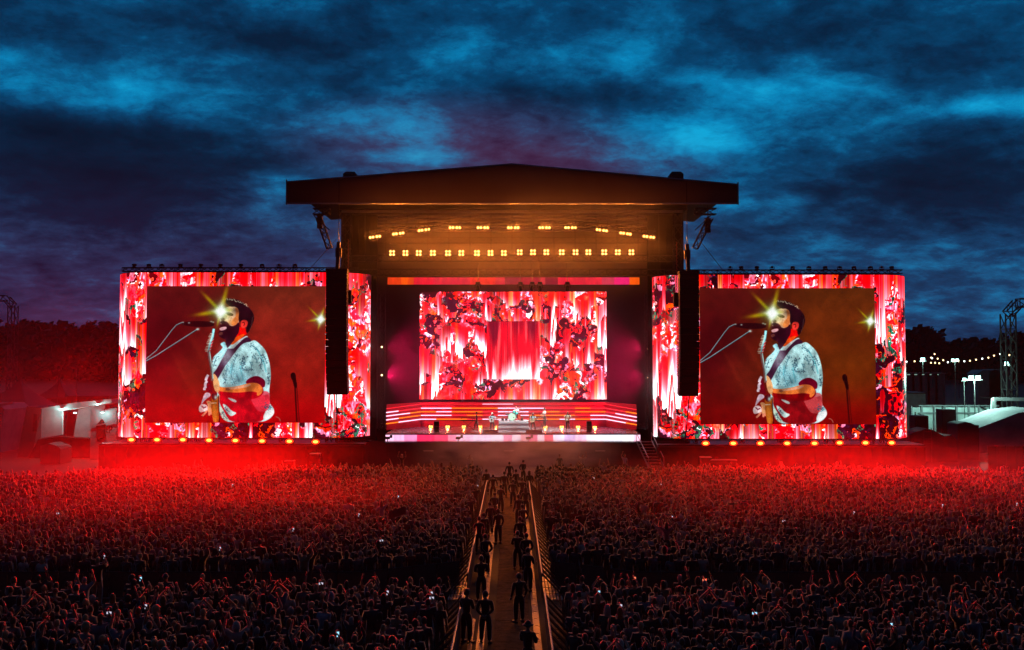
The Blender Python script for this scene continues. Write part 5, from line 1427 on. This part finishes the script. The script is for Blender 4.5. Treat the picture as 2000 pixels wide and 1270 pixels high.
# seat each near person in a named row and count it from the aisle
rows = {}
for i in near: rows.setdefault(people[i][2], []).append(i)
labels = {}
RN = ['bottom', 'second', 'third', 'fourth', 'fifth', 'sixth', 'seventh', 'eighth', 'ninth', 'tenth', 'eleventh', 'twelfth']
NUM_OLD = ORD + ['nineteenth', 'twentieth', 'twenty-first', 'twenty-second', 'twenty-third', 'twenty-fourth', 'twenty-fifth', 'twenty-sixth', 'twenty-seventh', 'twenty-eighth', 'twenty-ninth', 'thirtieth']
rk = sorted(rows)
for ri, r_ in enumerate(rk):
    for sg in (-1, 1):
        L = sorted([i for i in rows[r_] if people[i][0] * sg > 0], key=lambda i: abs(people[i][0]))
        for n_, i in enumerate(L):
            labels[i] = (NUM[n_], 'cabin' if sg < 0 else 'lamp-tower', RN[ri])
POSE_TXT = {'down': '', 'folded': '', 'both_up': ', arms up', 'one_up': ', one arm up', 'clap': ', clapping', 'phone': ', hand out', 'phone!': ', filming'}
for i in near:
    x, y, row, ps = people[i]
    ps = ps or pick_pose(); fem = R.random() < .45
    hk = R.choices(list(HAIRS), [7, 4, 4, 5, 1, 1])[0]
    hs = R.choices(['short', 'long', 'bun', 'curly'], [3, 6, 2, 1] if fem else [9, 2, .3, 1])[0]
    tk = R.choices(list(TOPS), [10, 5, 6, 4, 3, 2, 1.4, 1.5, 1, .8, .8])[0]
    hat = R.random(); hatc = None; who = hk
    if hat < .05: hs, hatc, who = 'cap', R.choice([(.02, .02, .02), (.3, .02, .02), (.3, .3, .3)]), 'capped'
    elif hat < .08: hs, hatc, who = 'bucket', (.25, .22, .18), 'bucket-hatted'
    elif hat < .11: hs, hatc, who = 'beanie', (.05, .05, .06), 'beanie-wearing'
    elif hat < .14: hs, hatc, who = 'hood', TOPS[tk], 'hooded'
    elif hs in ('long', 'curly'): who = '%s %s' % (hs, hk)
    o_, sd, rn = labels[i]
    lab = '%s fan in %s%s, %s from aisle, %s row, %s side' % (who, tk, POSE_TXT[ps], o_, rn, sd)
    pr_ = person((x, y, 0), R.uniform(-.45, .45), 'phone' if ps == 'phone!' else ps, lab, 'fans standing in the rear crowd block', hair=hs, haircol=HAIRS[hk], top=tuple(c * R.uniform(.8, 1.2) for c in TOPS[tk]),
                 skin=R.choice(SKINS), scale=1.1 if ps == 'phone!' else R.gauss(.965 if fem else 1.02, .035), female=fem, sleeves=1.0 if R.random() < .45 else .5, hatcol=hatc)
    if ps == 'phone!': pr_.rotation_euler.z = 0

# the rest of the crowd: one massed object, every figure still a body with head, hair, clothes and arms
VAR = []
HL = {s: hair_mesh(s, 0) for s in ('short', 'long', 'bun', 'curly', 'cap', 'hood')}
def tri(me):
    me.calc_loop_triangles()
    v = np.empty(len(me.vertices) * 3, np.float32); me.vertices.foreach_get('co', v)
    f_ = np.empty(len(me.loop_triangles) * 3, np.int32); me.loop_triangles.foreach_get('vertices', f_)
    return v.reshape(-1, 3), f_.reshape(-1, 3)
HLT = {k: tri(m) for k, m in HL.items()}
for pose in ('down', 'folded', 'both_up', 'one_up', 'clap', 'phone'):
    for fem in (False, True):
        pm = person_meshes(pose, fem, 0, 'stand', .5)
        VAR.append((pose, fem, tri(pm['body']), tri(pm['shirt'])))
def build_mass(idx, name, label):
    vs, fs, cs = [], [], []; off = 0
    for i in idx:
        x, y, row, ps = people[i]
        pose = 'phone' if ps == 'phone!' else (ps or pick_pose()); fem = R.random() < .45
        _, _, (bv, bf), (sv, sf) = next(v for v in VAR if v[0] == pose and v[1] == fem)
        hs = R.choices(list(HLT), [3, 6, 1, 1, .3, .3] if fem else [8, 1.6, .2, .8, .7, .5])[0]; hv, hf = HLT[hs]
        sc = 1.1 if ps == 'phone!' else R.gauss(.95 if fem else 1.02, .055); a = 0 if ps == 'phone!' else R.uniform(-.5, .5)
        ca, sa = math.cos(a), math.sin(a); m = np.array([[ca, -sa, 0], [sa, ca, 0], [0, 0, 1]]) * sc
        tk = R.choices(list(TOPS), [9, 5, 6, 4, 3, 2, 1.4, 1.5, 1, .8, .8])[0]; hk = R.choices(list(HAIRS), [7, 4, 4, 5, 1, 1])[0]
        top = np.array(TOPS[tk]) * R.uniform(.75, 1.2); hc = np.array(HAIRS[hk]) if hs not in ('cap', 'hood') else top
        for v, f_, c in ((bv, bf, R.choice(SKINS)), (sv, sf, top), (hv, hf, hc)):
            vs.append(v @ m.T + np.array([x, y, 0.0])); fs.append(f_ + off); cs.append(np.tile(np.append(c, 1.0), (len(v), 1))); off += len(v)
    Vv = np.concatenate(vs).astype(np.float32); Ff = np.concatenate(fs).astype(np.int32); Cc = np.concatenate(cs).astype(np.float32)
    me = bpy.data.meshes.new(name); me.vertices.add(len(Vv)); me.vertices.foreach_set('co', Vv.ravel())
    me.loops.add(len(Ff) * 3); me.loops.foreach_set('vertex_index', Ff.ravel()); me.polygons.add(len(Ff))
    me.polygons.foreach_set('loop_start', np.arange(0, len(Ff) * 3, 3, dtype=np.int32)); me.polygons.foreach_set('loop_total', np.full(len(Ff), 3, np.int32))
    me.polygons.foreach_set('use_smooth', np.ones(len(Ff), bool))
    at_ = me.attributes.new('tint', 'FLOAT_COLOR', 'POINT'); at_.data.foreach_set('color', Cc.ravel())
    me.update(); me.validate(); me.materials.append(M['crowd'])
    print('crowd', name, len(idx), 'people', len(Ff), 'tris')
    return tag(link(name, me), label, kind='stuff')
build_mass([i for i in range(len(people)) if i not in near_set], 'crowd', 'dense crowd filling the field up to the stage pit')

PH = {'case': MB().box(-.04, .04, -.006, .006, -.08, .08).mesh('phone_case', M['black_metal'])}
SCM = {'b': glow('phone_glow_blue', (.35, .75, 1.0), 1.3), 'w': glow('phone_glow_white', (.85, .8, 1.0), .75), 'r': glow('phone_glow_red', (1.0, .25, .12), 1.2)}
SCR = {k: MB().add([(-.035, -.0065, -.072), (.035, -.0065, -.072), (.035, -.0065, .072), (-.035, -.0065, .072)], [(0, 1, 2, 3)]).mesh('phone_screen', m) for k, m in SCM.items()}
for k, (q, b_) in enumerate(phone_spots):
    px_, py_ = PHONES[k]; c_ = 'b' if px_ in (275, 660, 1170, 1474, 1741, 1841, 778) else ('r' if px_ in (1240, 1376) else 'w')
    phn = ORD[[i for i, _p in sorted(enumerate(PHONES), key=lambda e: e[1][0])].index(k) % 18] if False else ''; blk = 'rear' if py_ > 1115 else 'front'; sd = 'cabin' if px_ < 1000 else 'lamp-tower'
    hw = 'below the %s side screen' % sd if 240 < px_ < 640 or 1366 < px_ < 1760 else ('near the aisle' if 800 < px_ < 1200 else ('at the outer edge' if px_ < 240 or px_ > 1760 else 'between screen and aisle'))
    dep = ['', 'lower ', 'middle ', 'upper '][1 + (0 if (py_ > 1180 or 1040 < py_ < 1115) else 1 if (1140 < py_ <= 1180 or 985 < py_ <= 1040) else 2)]
    L_ = sorted([p for p in PHONES if (p[1] > 1115) == (py_ > 1115) and (p[0] < 1000) == (px_ < 1000)], key=lambda p: abs(p[0] - 1000))
    lab = '%s phone in the %s%s crowd block, %s from the aisle, %s side' % ({'b': 'blue', 'w': 'white', 'r': 'red'}[c_], dep, blk, ORD[L_.index((px_, py_))], sd)
    th = thing('phone', lab, 'phone', (q.x, q.y, q.z), R.uniform(-.3, .3), 'phones held up in the crowd')
    if k % 3 == 0: th.rotation_euler.y = PI / 2
    link('phone_case', PH['case'], th); link('phone_screen', SCR[c_], th)

# people riding on shoulders above the front block
for k, (px_, py_, tk, lab) in enumerate(((1290, 1018, 'white', 'fan in a pale top riding on shoulders above the front block, lamp-tower side'), (745, 980, 'pale blue', 'fan in a pale blue top lifted above the front block on the cabin side'),
                                         (1302, 1022, 'pink', 'fan in a pink top with arms up, lifted above the front block, lamp-tower side'), (936, 1010, 'charcoal', 'dark-dressed fan standing high beside the cabin side aisle barrier'))):
    q = at_z(px_, py_, 2.35); person((q.x, q.y, .62), R.uniform(-.3, .3), ('both_up', 'one_up', 'both_up', 'down')[k], lab, 'fans lifted above the crowd', hair='long' if k < 3 else 'short', haircol=HAIRS['blonde'] if k == 0 else HAIRS['brown-haired'], top=TOPS[tk], female=k < 3, skin=SKINS[k % 3])
fl = MB(); q = at_z(776, 1006, 2.4)
for i in range(8):
    for j in range(4):
        x0_, x1_ = q.x - .4 + .1 * i, q.x - .4 + .1 * (i + 1); z0_ = 2.2 + .09 * j + .03 * i; f_ = lambda x: q.y + .08 * math.sin(x * 7)
        fl.add([(x0_, f_(x0_), z0_), (x1_, f_(x1_), z0_ + .03), (x1_, f_(x1_), z0_ + .12), (x0_, f_(x0_), z0_ + .09)], [(0, 1, 2, 3)])
tag(fl.build('flag', mat('red_flag', (.45, .05, .05), .8)), 'small red flag held up by fans in the front block, cabin side', 'flag')

# ------------------------------------------------------------------ surroundings, cabin side
def gable_cabin(): pass
def wall_poly(b, pts_front, depth, mi=0):
    b.prism(pts_front, 0, depth, mi)
Yc = 92.0
P = lambda px_, py_, Y=Yc: (at(px_, py_, Y).x, at(px_, py_, Y).z)
cab = thing('backstage_cabin', 'white backstage cabin with a rising roof band and a dark recessed front', 'cabin', (at(150, 850, Yc).x, Yc, 0), world=True)
MB().prism([P(80, 856), P(121, 849), P(121, 797), P(82, 798)], Yc, Yc + .3).build('wall_panel', M['white_panel'], cab)
MB().prism([P(82, 797.6), P(123, 802), P(221, 787), P(221, 779), P(150, 786)], Yc - .4, Yc + 5).build('roof_band', M['white_panel'], cab)
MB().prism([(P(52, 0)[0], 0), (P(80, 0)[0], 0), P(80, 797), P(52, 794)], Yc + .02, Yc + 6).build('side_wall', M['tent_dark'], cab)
MB().prism([P(64, 843), P(72, 843), P(73, 810), P(66, 808)], Yc - .03, Yc + .02).build('door', M['black_cloth'], cab)
MB().prism([(P(121, 0)[0], 0), (P(176, 0)[0], 0), P(176, 790), P(121, 800)], Yc + 3.5, Yc + 3.7).build('recessed_wall', M['cabin'], cab)
MB().prism([(P(80, 0)[0], 0), (P(225, 0)[0], 0), P(225, 860), P(121, 852), P(80, 858)], Yc - .6, Yc + .35).build('base', M['black_cloth'], cab)
sgn = thing('sign_wall', 'grey wall panel with large black letters beside the cabin side screen', 'sign', (at(200, 850, 90).x, 90, 0), world=True)
q0, q1 = P(176, 862, 90), P(228, 797, 90)
MB().prism([(q0[0], 0), (q1[0], 0), (q1[0], q1[1]), (q0[0], q1[1] - .15)], 90, 90.2).build('wall_panel', M['cabin'], sgn)
MB().prism([P(190, 860, 90), P(207, 855, 90), P(206, 828, 90), P(200, 818, 90), P(189, 830, 90)], 89.9, 89.99).build('doorway', M['black_cloth'], sgn)
MB().bar((*[P(183, 832, 89.8)[0]], 89.8, P(183, 832, 89.8)[1]), (P(226, 824, 89.8)[0], 89.8, P(226, 824, 89.8)[1]), .10).build('rail', M['alu'], sgn)
def letter(ch, px0, px1, py0, py1, Y, parent):
    x0_, z1_ = P(px0, py0, Y); x1_, z0_ = P(px1, py1, Y); w = (x1_ - x0_); t_ = w * .26; b = MB(); h_ = z1_ - z0_
    if ch == 'E':
        b.box(x0_, x0_ + t_, Y - .04, Y - .004, z0_, z1_)
        for q in (0, .5, 1): zc = z0_ + (h_ - t_) * q; b.box(x0_ + t_, x1_, Y - .04, Y - .004, zc, zc + t_)
    if ch == 'P':
        b.box(x0_, x0_ + t_, Y - .04, Y - .004, z0_, z1_); b.box(x0_ + t_, x1_ - t_ * .5, Y - .04, Y - .004, z1_ - t_, z1_); b.box(x0_ + t_, x1_ - t_ * .5, Y - .04, Y - .004, z0_ + h_ * .42, z0_ + h_ * .42 + t_)
        b.box(x1_ - t_, x1_, Y - .045, Y - .003, z0_ + h_ * .42 + t_ * .4, z1_ - t_ * .4)
    b.build('letter', M['black_cloth'], parent)
letter('E', 207.5, 212, 832, 845, 90, sgn); letter('P', 213.5, 218.5, 832, 845.5, 90, sgn)
for k, (px_, py_, Y, e_) in enumerate(((119, 798, 91.3, 60), (191, 789, 91.3, 40), (147, 806, 93.5, 110), (200.5, 805, 89.5, 80))):
    p = at(px_, py_, Y)
    th = thing('cabin_lamp', 'small teal-white lamp, ' + ['on the roof band above the white wall', 'on the roof band near the curved screen', 'low over the recessed cabin front', 'above the lettered wall panel'][k], 'lamp', tuple(p), group='teal lamps on the backstage cabins')
    MB().lathe((0, 0, 0), [(.2, 0), (.22, .06), (.08, .12)], 10).build('lamp_housing', M['black_metal'], th)
    MB().ball((0, -.05, -.03), (.17, .14, .07), 8, 6).build('lens', M['lens_teal'], th)
    add_light('POINT', 'lamp_light', (0, -.25, -.2), e_, (.45, 1.0, .95), th, rad=.1)
# peaked tents behind, low roofs, poles
def marquee(px0, px1, pyb, pyp, Y, lab, m_=None, peak=.5):
    x0_, zb_ = P(px0, pyb, Y); x1_, _ = P(px1, pyb, Y); xp_, zp_ = P(px0 + (px1 - px0) * peak, pyp, Y); cx = (x0_ + x1_) / 2
    th = thing('marquee', lab, 'tent', (cx, Y, 0), group='tents behind the side screens')
    w = (x1_ - x0_) / 2; d = min(w, 6); b = MB(); n = 6; xo = xp_ - cx
    vs = []; 
    for k in range(n + 1):
        t_ = k / n; s_ = (1 - t_) ** 1.7; z = zb_ + (zp_ - zb_) * t_
        vs += [(-w * s_ + xo * (1 - s_), -d * s_, z), (w * s_ + xo * (1 - s_), -d * s_, z), (w * s_ + xo * (1 - s_), d * s_, z), (-w * s_ + xo * (1 - s_), d * s_, z)]
    fs = []
    for k in range(n):
        for i in range(4): fs.append((4 * k + i, 4 * k + (i + 1) % 4, 4 * k + 4 + (i + 1) % 4, 4 * k + 4 + i))
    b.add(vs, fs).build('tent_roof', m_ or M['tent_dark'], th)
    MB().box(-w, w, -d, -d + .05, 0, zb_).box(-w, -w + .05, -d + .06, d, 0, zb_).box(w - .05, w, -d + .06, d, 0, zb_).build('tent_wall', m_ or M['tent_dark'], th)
    for sx in (-w, w): MB().bar((sx, -d - .06, 0), (sx, -d - .06, zb_ + .1), .1).build('tent_pole', M['steel'], th)
    return th
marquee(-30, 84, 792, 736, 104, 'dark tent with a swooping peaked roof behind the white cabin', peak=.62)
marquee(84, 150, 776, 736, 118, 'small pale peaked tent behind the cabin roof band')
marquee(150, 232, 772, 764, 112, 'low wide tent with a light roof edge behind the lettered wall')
w_ = thing('white_tent', 'small white tent front at the extreme cabin side edge', 'tent', (at(-5, 800, 96).x, 96, 0), world=True)
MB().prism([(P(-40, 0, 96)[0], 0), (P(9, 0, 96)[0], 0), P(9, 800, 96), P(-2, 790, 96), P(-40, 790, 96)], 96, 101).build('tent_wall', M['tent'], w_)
MB().bar((P(-10, 800, 95.8)[0], 95.8, P(0, 793, 95.8)[1]), (P(26, 787, 95.8)[0], 95.8, P(26, 787, 95.8)[1]), .25).build('tent_edge', M['tent'], w_)
for px_, pa, pb_, lb in ((149, 720, 785, 'thin upright pole rising behind the cabin roof band'), (112, 735, 792, 'short pole beside the peaked tent')):
    tag(MB().bar(at(px_, pb_, 100), at(px_, pa, 100), .09, n=5).bar((at(px_, pb_, 100).x, 100, 0), at(px_, pb_, 100), .09, n=5).build('tent_mast', M['steel']), lb, 'pole')
def plant_cover(px0, px1, py0, py1, Y, lab, cat='cargo'):
    a_, b_ = P(px0, py0, Y), P(px1, py1, Y); w = (b_[0] - a_[0]); n = 9
    b = MB(); vs = []; rr = random.Random(int(px0))
    for j in range(2):
        for i in range(n): vs.append((a_[0] + w * i / (n - 1), Y + j * 2.2, a_[1] - (a_[1] - b_[1]) * .5 * abs(i / (n - 1) - .4) * 2 * rr.uniform(.6, 1.1)))
    for j in range(2):
        for i in range(n): vs.append((a_[0] + w * i / (n - 1), Y + j * 2.2, 0))
    fs = [(i, i + 1, n + i + 1, n + i) for i in range(n - 1)] + [(2 * n + i, 2 * n + i + 1, i + 1, i) for i in range(n - 1)] + [(n + i, n + i + 1, 3 * n + i + 1, 3 * n + i) for i in range(n - 1)] + [(2 * n, 0, n, 3 * n), (n - 1, 3 * n - 1, 4 * n - 1, 2 * n - 1)]
    tag(b.add(vs, fs).build('covered_pallet', M['tent_dark']), lab, cat)
plant_cover(79, 118, 866, 884, 86, 'low pallet of gear under a crumpled grey cover before the white cabin')
# lattice top of a delay tower
def tower(px0, px1, py0, Y, lab, sg):
    th = thing('lattice_tower', lab, 'tower', (at((px0 + px1) / 2, 700, Y).x, Y, 0), group='lattice towers at the field edges', world=True)
    x0_, zt = P(px0, py0, Y); x1_ = P(px1, py0, Y)[0]
    truss((x0_, Y, 0), (x0_, Y, zt - 1.2), 1.1, .06, 1.5).build('tower_leg', M['black_metal'], th)
    truss((x1_, Y, 0), (x1_, Y, zt - 1.2), 1.1, .06, 1.5).build('tower_leg', M['black_metal'], th)
    xm = x0_ + (x1_ - x0_) * .18 * (1 if sg > 0 else 0); 
    truss((x0_, Y, zt - 1.2), (x0_ + 1.1, Y, zt), .9, .06, .8).build('tower_corner', M['black_metal'], th)
    truss((x1_, Y, zt - 1.2), (x1_ - 1.1, Y, zt), .9, .06, .8).build('tower_corner', M['black_metal'], th)
    truss((x0_ + 1.1, Y, zt), (x1_ - 1.1, Y, zt), .9, .06, 1).build('tower_beam', M['black_metal'], th)
tower(-62, 26, 583, 150, 'dark lattice tower top over the trees at the cabin side edge', -1)
tower(1968, 2060, 592, 100, 'tall dark lattice tower rising at the lamp-tower side edge', 1)
# ------------------------------------------------------------------ surroundings, lamp-tower side
cb = thing('site_cabin', 'plain grey site cabin just beyond the curved screen', 'cabin', (at(1788, 790, 120).x, 120, 0), world=True)
a_, b_ = P(1768, 769, 120), P(1808, 794, 120)
MB().box(a_[0], b_[0], 120, 124, 0, a_[1]).build('cabin_wall', M['cabin'], cb); MB().box(a_[0] - .1, b_[0] + .1, 119.9, 124.1, a_[1], a_[1] + .15).build('cabin_roof', M['black_metal'], cb)
fe = thing('screen_fence', 'long pale teal-lit fence of panels between posts behind the lamp-tower side', 'fence', (at(1855, 820, 104).x, 104, 0), world=True)
xs_ = [1780, 1800, 1824, 1845, 1868, 1892, 1912, 1934]
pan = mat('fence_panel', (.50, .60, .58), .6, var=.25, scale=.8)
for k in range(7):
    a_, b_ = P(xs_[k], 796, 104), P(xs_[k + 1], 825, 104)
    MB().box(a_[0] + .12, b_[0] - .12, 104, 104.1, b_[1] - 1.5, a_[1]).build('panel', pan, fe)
for k in range(8):
    a_ = P(xs_[k], 793, 104); MB().box(a_[0] - .09, a_[0] + .09, 103.9, 104.15, 0, a_[1]).build('post', M['cabin'], fe)
for z in (P(0, 794, 104)[1], P(0, 808, 104)[1]): MB().box(P(1780, 0, 104)[0], P(1934, 0, 104)[0], 103.86, 103.9, z, z + .16).build('rail', M['cabin'], fe)
for k, (px0, px1, py0, py1, Y, lb) in enumerate(((1787, 1814, 812, 826, 98, 'dark boxy vehicle parked before the long pale fence, next to the screen'), (1840, 1868, 800, 826, 96, 'dark tall generator box before the middle of the long pale fence'))):
    a_, b_ = P(px0, py0, Y), P(px1, py1, Y)
    th = thing('generator', lb, 'generator', (a_[0], Y, 0), world=True)
    MB().box(a_[0], b_[0], Y, Y + 1.5, .5, a_[1]).build('housing', M['black_metal'], th, bevel=.06); MB().box(a_[0] + .1, b_[0] - .1, Y + .1, Y + 1.3, .05, .5).build('skid', M['black_metal'], th)
    MB().bar((a_[0] + .3, Y + .6, a_[1]), (a_[0] + .3, Y + .6, a_[1] + .35), .1).build('exhaust', M['black_metal'], th)
# big pale tents by the lattice tower
def roof_tent(pts, Y, dep, lab, m_, nm='marquee'):
    th = thing(nm, lab, 'tent', (at(pts[0][0], pts[0][1], Y).x, Y, 0), world=True)
    q = [P(*p, Y) for p in pts]; MB().prism(q, Y, Y + .2).build('tent_wall', m_, th)
    tp = MB()
    for a_, b_ in zip(q[:-1], q[1:]):
        if abs(a_[0] - b_[0]) > .3 and max(a_[1], b_[1]) > 3: tp.add([(a_[0], Y + .2, a_[1]), (b_[0], Y + .2, b_[1]), (b_[0], Y + dep, b_[1]), (a_[0], Y + dep, a_[1])], [(0, 1, 2, 3)])
    tp.build('tent_roof', m_, th)
roof_tent([(1911, 886), (1935, 884), (2040, 884), (2040, 800), (1990, 806), (1938, 826), (1911, 836)], 92, 6, 'large pale tent with a sloping roof behind the lattice tower', M['tent'])
roof_tent([(1934, 822), (1946, 822), (1946, 779), (1938, 778)], 99, 3, 'tall narrow white tent end beside the long fence', M['white_panel'], 'white_tent')
tag(MB().bar(at(1940, 779.5, 98.8), at(2040, 781, 98.8), .22, .35).build('lit_roof_edge', M['white_panel']), 'long pale roof edge beam above the big tent', 'beam')
bx = thing('black_hoarding', 'black fabric hoarding at the lamp-tower side front of the field', 'hoarding', (at(1960, 900, 72).x, 72, 0), world=True)
a_, b_ = P(1929, 872, 72), P(2040, 930, 72); n = 6
for k in range(n):
    xa_ = a_[0] + (b_[0] - a_[0]) * k / n; xb_ = a_[0] + (b_[0] - a_[0]) * (k + 1) / n
    MB().box(xa_ + .02, xb_ - .02, 72, 72.04, .1, a_[1]).build('panel', M['black_cloth'], bx)
    MB().bar((xb_, 72.1, 0), (xb_, 72.1, a_[1] + .05), .06).bar((xb_, 72.1, a_[1] * .8), (xb_, 73.4, 0), .05).build('post', M['black_metal'], bx)
sc = thing('scaffold_frame', 'thin scaffold ladder frame standing before the dark vehicles', 'scaffold', (at(1812, 860, 88).x, 88, 0), world=True)
for px_ in (1804, 1819): MB().bar((at(px_, 860, 88).x, 88, 0), at(px_, 836, 88), .07, n=5).build('upright', M['steel'], sc)
for py_ in (843, 857, 866): MB().bar(at(1804, py_, 88), at(1819, py_ + .5, 88), .06, n=5).build('rung', M['steel'], sc)
plant_cover(1870, 1912, 824, 838, 90, 'rounded pile of gear under a dark cover beside the big pale tent')
plant_cover(1775, 1870, 836, 880, 88, 'wide dark covered stack of gear beyond the outer end of the curved screen')
# floodlight masts
def flood(px_, py_, Y, e_, lab, n=2, s=1.0, col=(.5, 1.0, .85)):
    p = at(px_, py_, Y); th = thing('floodlight_mast', lab, 'floodlight', (p.x, Y, 0), group='floodlight masts')
    MB().bar((0, 0, 0), (0, 0, p.z), .12 * s, w2=.07 * s, n=6).build('mast', M['steel'], th)
    MB().bar((-.35 * s * n, 0, p.z), (.35 * s * n, 0, p.z), .08 * s).build('crossbar', M['steel'], th)
    for k in range(n):
        x = (k - (n - 1) / 2) * .62 * s
        MB().box(x - .22 * s, x + .22 * s, -.05, .2, p.z + .04, p.z + .04 + .34 * s).build('lamp_housing', M['black_metal'], th)
        MB().box(x - .2 * s, x + .2 * s, -.12, -.06, p.z + .06, p.z + .02 + .34 * s).build('lens', M['lens_teal'], th)
    add_light('POINT', 'flood_light', (0, -.6, p.z), e_, col, th, rad=.2)
flood(1903, 742, 99, 2600, 'floodlight mast with two bright teal lamps above the long fence', 2, 1.2)
flood(1883, 744, 100, 200, 'small single lamp mast next to the bright twin floodlight', 1, .8)
flood(1802, 706, 190, 500, 'distant teal floodlight nearest the curved screen, by the tree line', 1, 2.0)
flood(1865, 706, 200, 500, 'distant white-topped lamp mast at the middle of the tree line', 2, 1.5)
flood(1966, 714, 180, 400, 'distant blue-white floodlight beside the lattice tower', 1, 2.0)
# festoon bulbs along the far field
fx = [(1770, 706), (1786, 705), (1803, 704), (1820, 699), (1826, 708), (1834, 709), (1851, 707), (1861, 705), (1872, 705), (1883, 705), (1894, 704), (1906, 702), (1918, 700), (1930, 698), (1941, 694), (1953, 691), (1971, 693)]
fst = thing('festoon_string', 'long string of warm festoon bulbs along the far field under the trees', 'festoon lights', (at(1870, 705, 230).x, 230, 0), world=True)
pp = [at(a_, b_, 230) for a_, b_ in fx]
w_ = MB()
for a_, b_ in zip(pp[:-1], pp[1:]): w_.bar(a_, b_, .05)
for a_ in pp[::4]: w_.bar((a_.x, 230, 0), a_, .12)
w_.build('wire', M['black_metal'], fst)
for k, p in enumerate(pp): MB().ball((p.x, p.y - .1, p.z - .1), .20, 6, 5).build('bulb', M['bulb_warm' if k % 3 else 'bulb_white'], fst)
fst2 = thing('festoon_string', 'lower loose string of small bulbs among the far trees', 'festoon lights', (at(1860, 695, 240).x, 240, 0), world=True)
pp = [at(a_, b_, 240) for a_, b_ in ((1818, 698), (1825, 691), (1831, 700), (1842, 703), (1818, 708))]
w_ = MB()
for a_, b_ in zip(pp[:-1], pp[1:]): w_.bar(a_, b_, .05)
w_.bar((pp[0].x, 240, 0), pp[0], .12); w_.build('wire', M['black_metal'], fst2)
for p in pp: MB().ball((p.x, p.y - .1, p.z - .1), .20, 6, 5).build('bulb', M['bulb_warm'], fst2)
for k in range(5):
    a_ = at(1776 + k * 15, 727, 170); 
    th = thing('trade_stall', 'small stall with a pale strip light in the far field, %s from the curved screen' % ORD[k], 'stall', (a_.x, 170, 0), group='lit stalls in the far field')
    MB().box(-.9, .9, 0, 2, 0, a_.z - .3).build('stall_wall', M['cabin'], th); MB().box(-1, 1, -.3, 2.1, a_.z - .3, a_.z - .15).build('stall_roof', M['tent'], th)
    MB().box(-.5, .1 - .1 * k, -.06, -.02, a_.z - .50, a_.z - .40).build('strip_light', glow('stall_glow', (.6, .95, .8), .5) if k == 0 else bpy.data.materials['stall_glow'], th)
for px_, py_, lb in ((1955, 723, 'low pale roof in the far field beneath the last floodlight'), (1933, 724, 'low pale roof in the far field next to the twin floodlight')):
    p = at(px_, py_, 165); th = thing('far_tent', lb, 'tent', (p.x, 165, 0))
    MB().prism([(-2.2, p.z - .6), (2.2, p.z - .6), (1.2, p.z + .1), (-1.2, p.z + .1)], 0, 4).build('tent_roof', M['tent'], th); MB().box(-2.1, 2.1, .1, 3.9, 0, p.z - .62).build('tent_wall', M['tent'], th)

# ------------------------------------------------------------------ air and smoke
def volume_mat(name, col, dens, aniso):
    m = bpy.data.materials.new(name); m.use_nodes = True
    t = NT(m.node_tree); t.n.clear(); v = t.node('ShaderNodeVolumePrincipled')
    v.inputs['Color'].default_value = (*col, 1); v.inputs['Density'].default_value = dens; v.inputs['Anisotropy'].default_value = aniso
    o = t.node('ShaderNodeOutputMaterial'); t.l.new(v.outputs[0], o.inputs['Volume']); return m
HAZE_D, SMOKE_D = 0.00004, 0.013
hz_ = MB().box(-425, 425, -8, 522, -1, 42).build('haze', volume_mat('haze_air', (.9, .9, .9), HAZE_D, .2)); tag(hz_, 'thin haze hanging over the whole field', kind='stuff')
def smoke(name, c, r, dens, label, an=.2, ns=3.4, rate=1.0):
    """drifting smoke: thick at the middle, thinning to nothing at its edge, broken by wisps"""
    m = bpy.data.materials.new(name + '_air'); m.use_nodes = True
    t = NT(m.node_tree); t.n.clear(); v = t.node('ShaderNodeVolumePrincipled')
    co = t.node('ShaderNodeTexCoord').outputs['Object']
    f = t.mapr(t.vmath('LENGTH', co), 0.1, 1.0, dens, 0.0)
    n = t.mapr(t.noise(co, ns, 3, .6, .6), .36, .64, .08, 1.8)
    t.l.new(t.math('MULTIPLY', f, n), v.inputs['Density']); v.inputs['Color'].default_value = (.92, .92, .92, 1); v.inputs['Anisotropy'].default_value = an
    o_ = t.node('ShaderNodeOutputMaterial'); t.l.new(v.outputs[0], o_.inputs['Volume'])
    o = MB().ball((0, 0, 0), 1.0, 24, 16).build(name, m); o.location = c; o.scale = r
    return tag(o, label, kind='stuff')
sb = MB().box(sxl + .4, sxr - .4, 87.5, YB - .2, ZD + .05, zb + .1).build('stage_smoke', volume_mat('stage_smoke_air', (.92, .92, .92), SMOKE_D, .3)); tag(sb, 'stage smoke filling the space under the roof', kind='stuff')
smoke('roof_smoke', (0, 81.5, 21.5), (24, 9, 9), .0085, 'amber-lit smoke hanging before and under the stage roof', .3)
smoke('crowd_smoke', (-25, 54, 1.5), (38, 21, 4.4), .0042, 'low red smoke rolling over the front crowd block on the cabin side', .6)
smoke('crowd_smoke', (27, 54, 1.5), (38, 21, 4.2), .0044, 'low red smoke rolling over the front crowd block on the lamp-tower side', .6)
smoke('wing_smoke', (-14, 85.3, 9), (5.5, 2.6, 9), .05, 'pink-red smoke curling before the wing on the cabin side')
smoke('wing_smoke', (14, 85.3, 9), (5.5, 2.6, 9), .05, 'pink-red smoke curling before the wing on the lamp-tower side')
smoke('veil_smoke', (-38, 66, 4), (24, 10, 14), .0045, 'high red-lit veil of smoke drifting toward the cabins')
smoke('pit_smoke', (at(1010, 900, 77).x, 77, 2.2), (10, 7, 3.6), .11, 'pale smoke drifting through the pit in front of the stage')

for o in bpy.data.objects:
    if o.get('label') and len(o['label'].split()) > 16: print('LONG', o.name, o['label'])
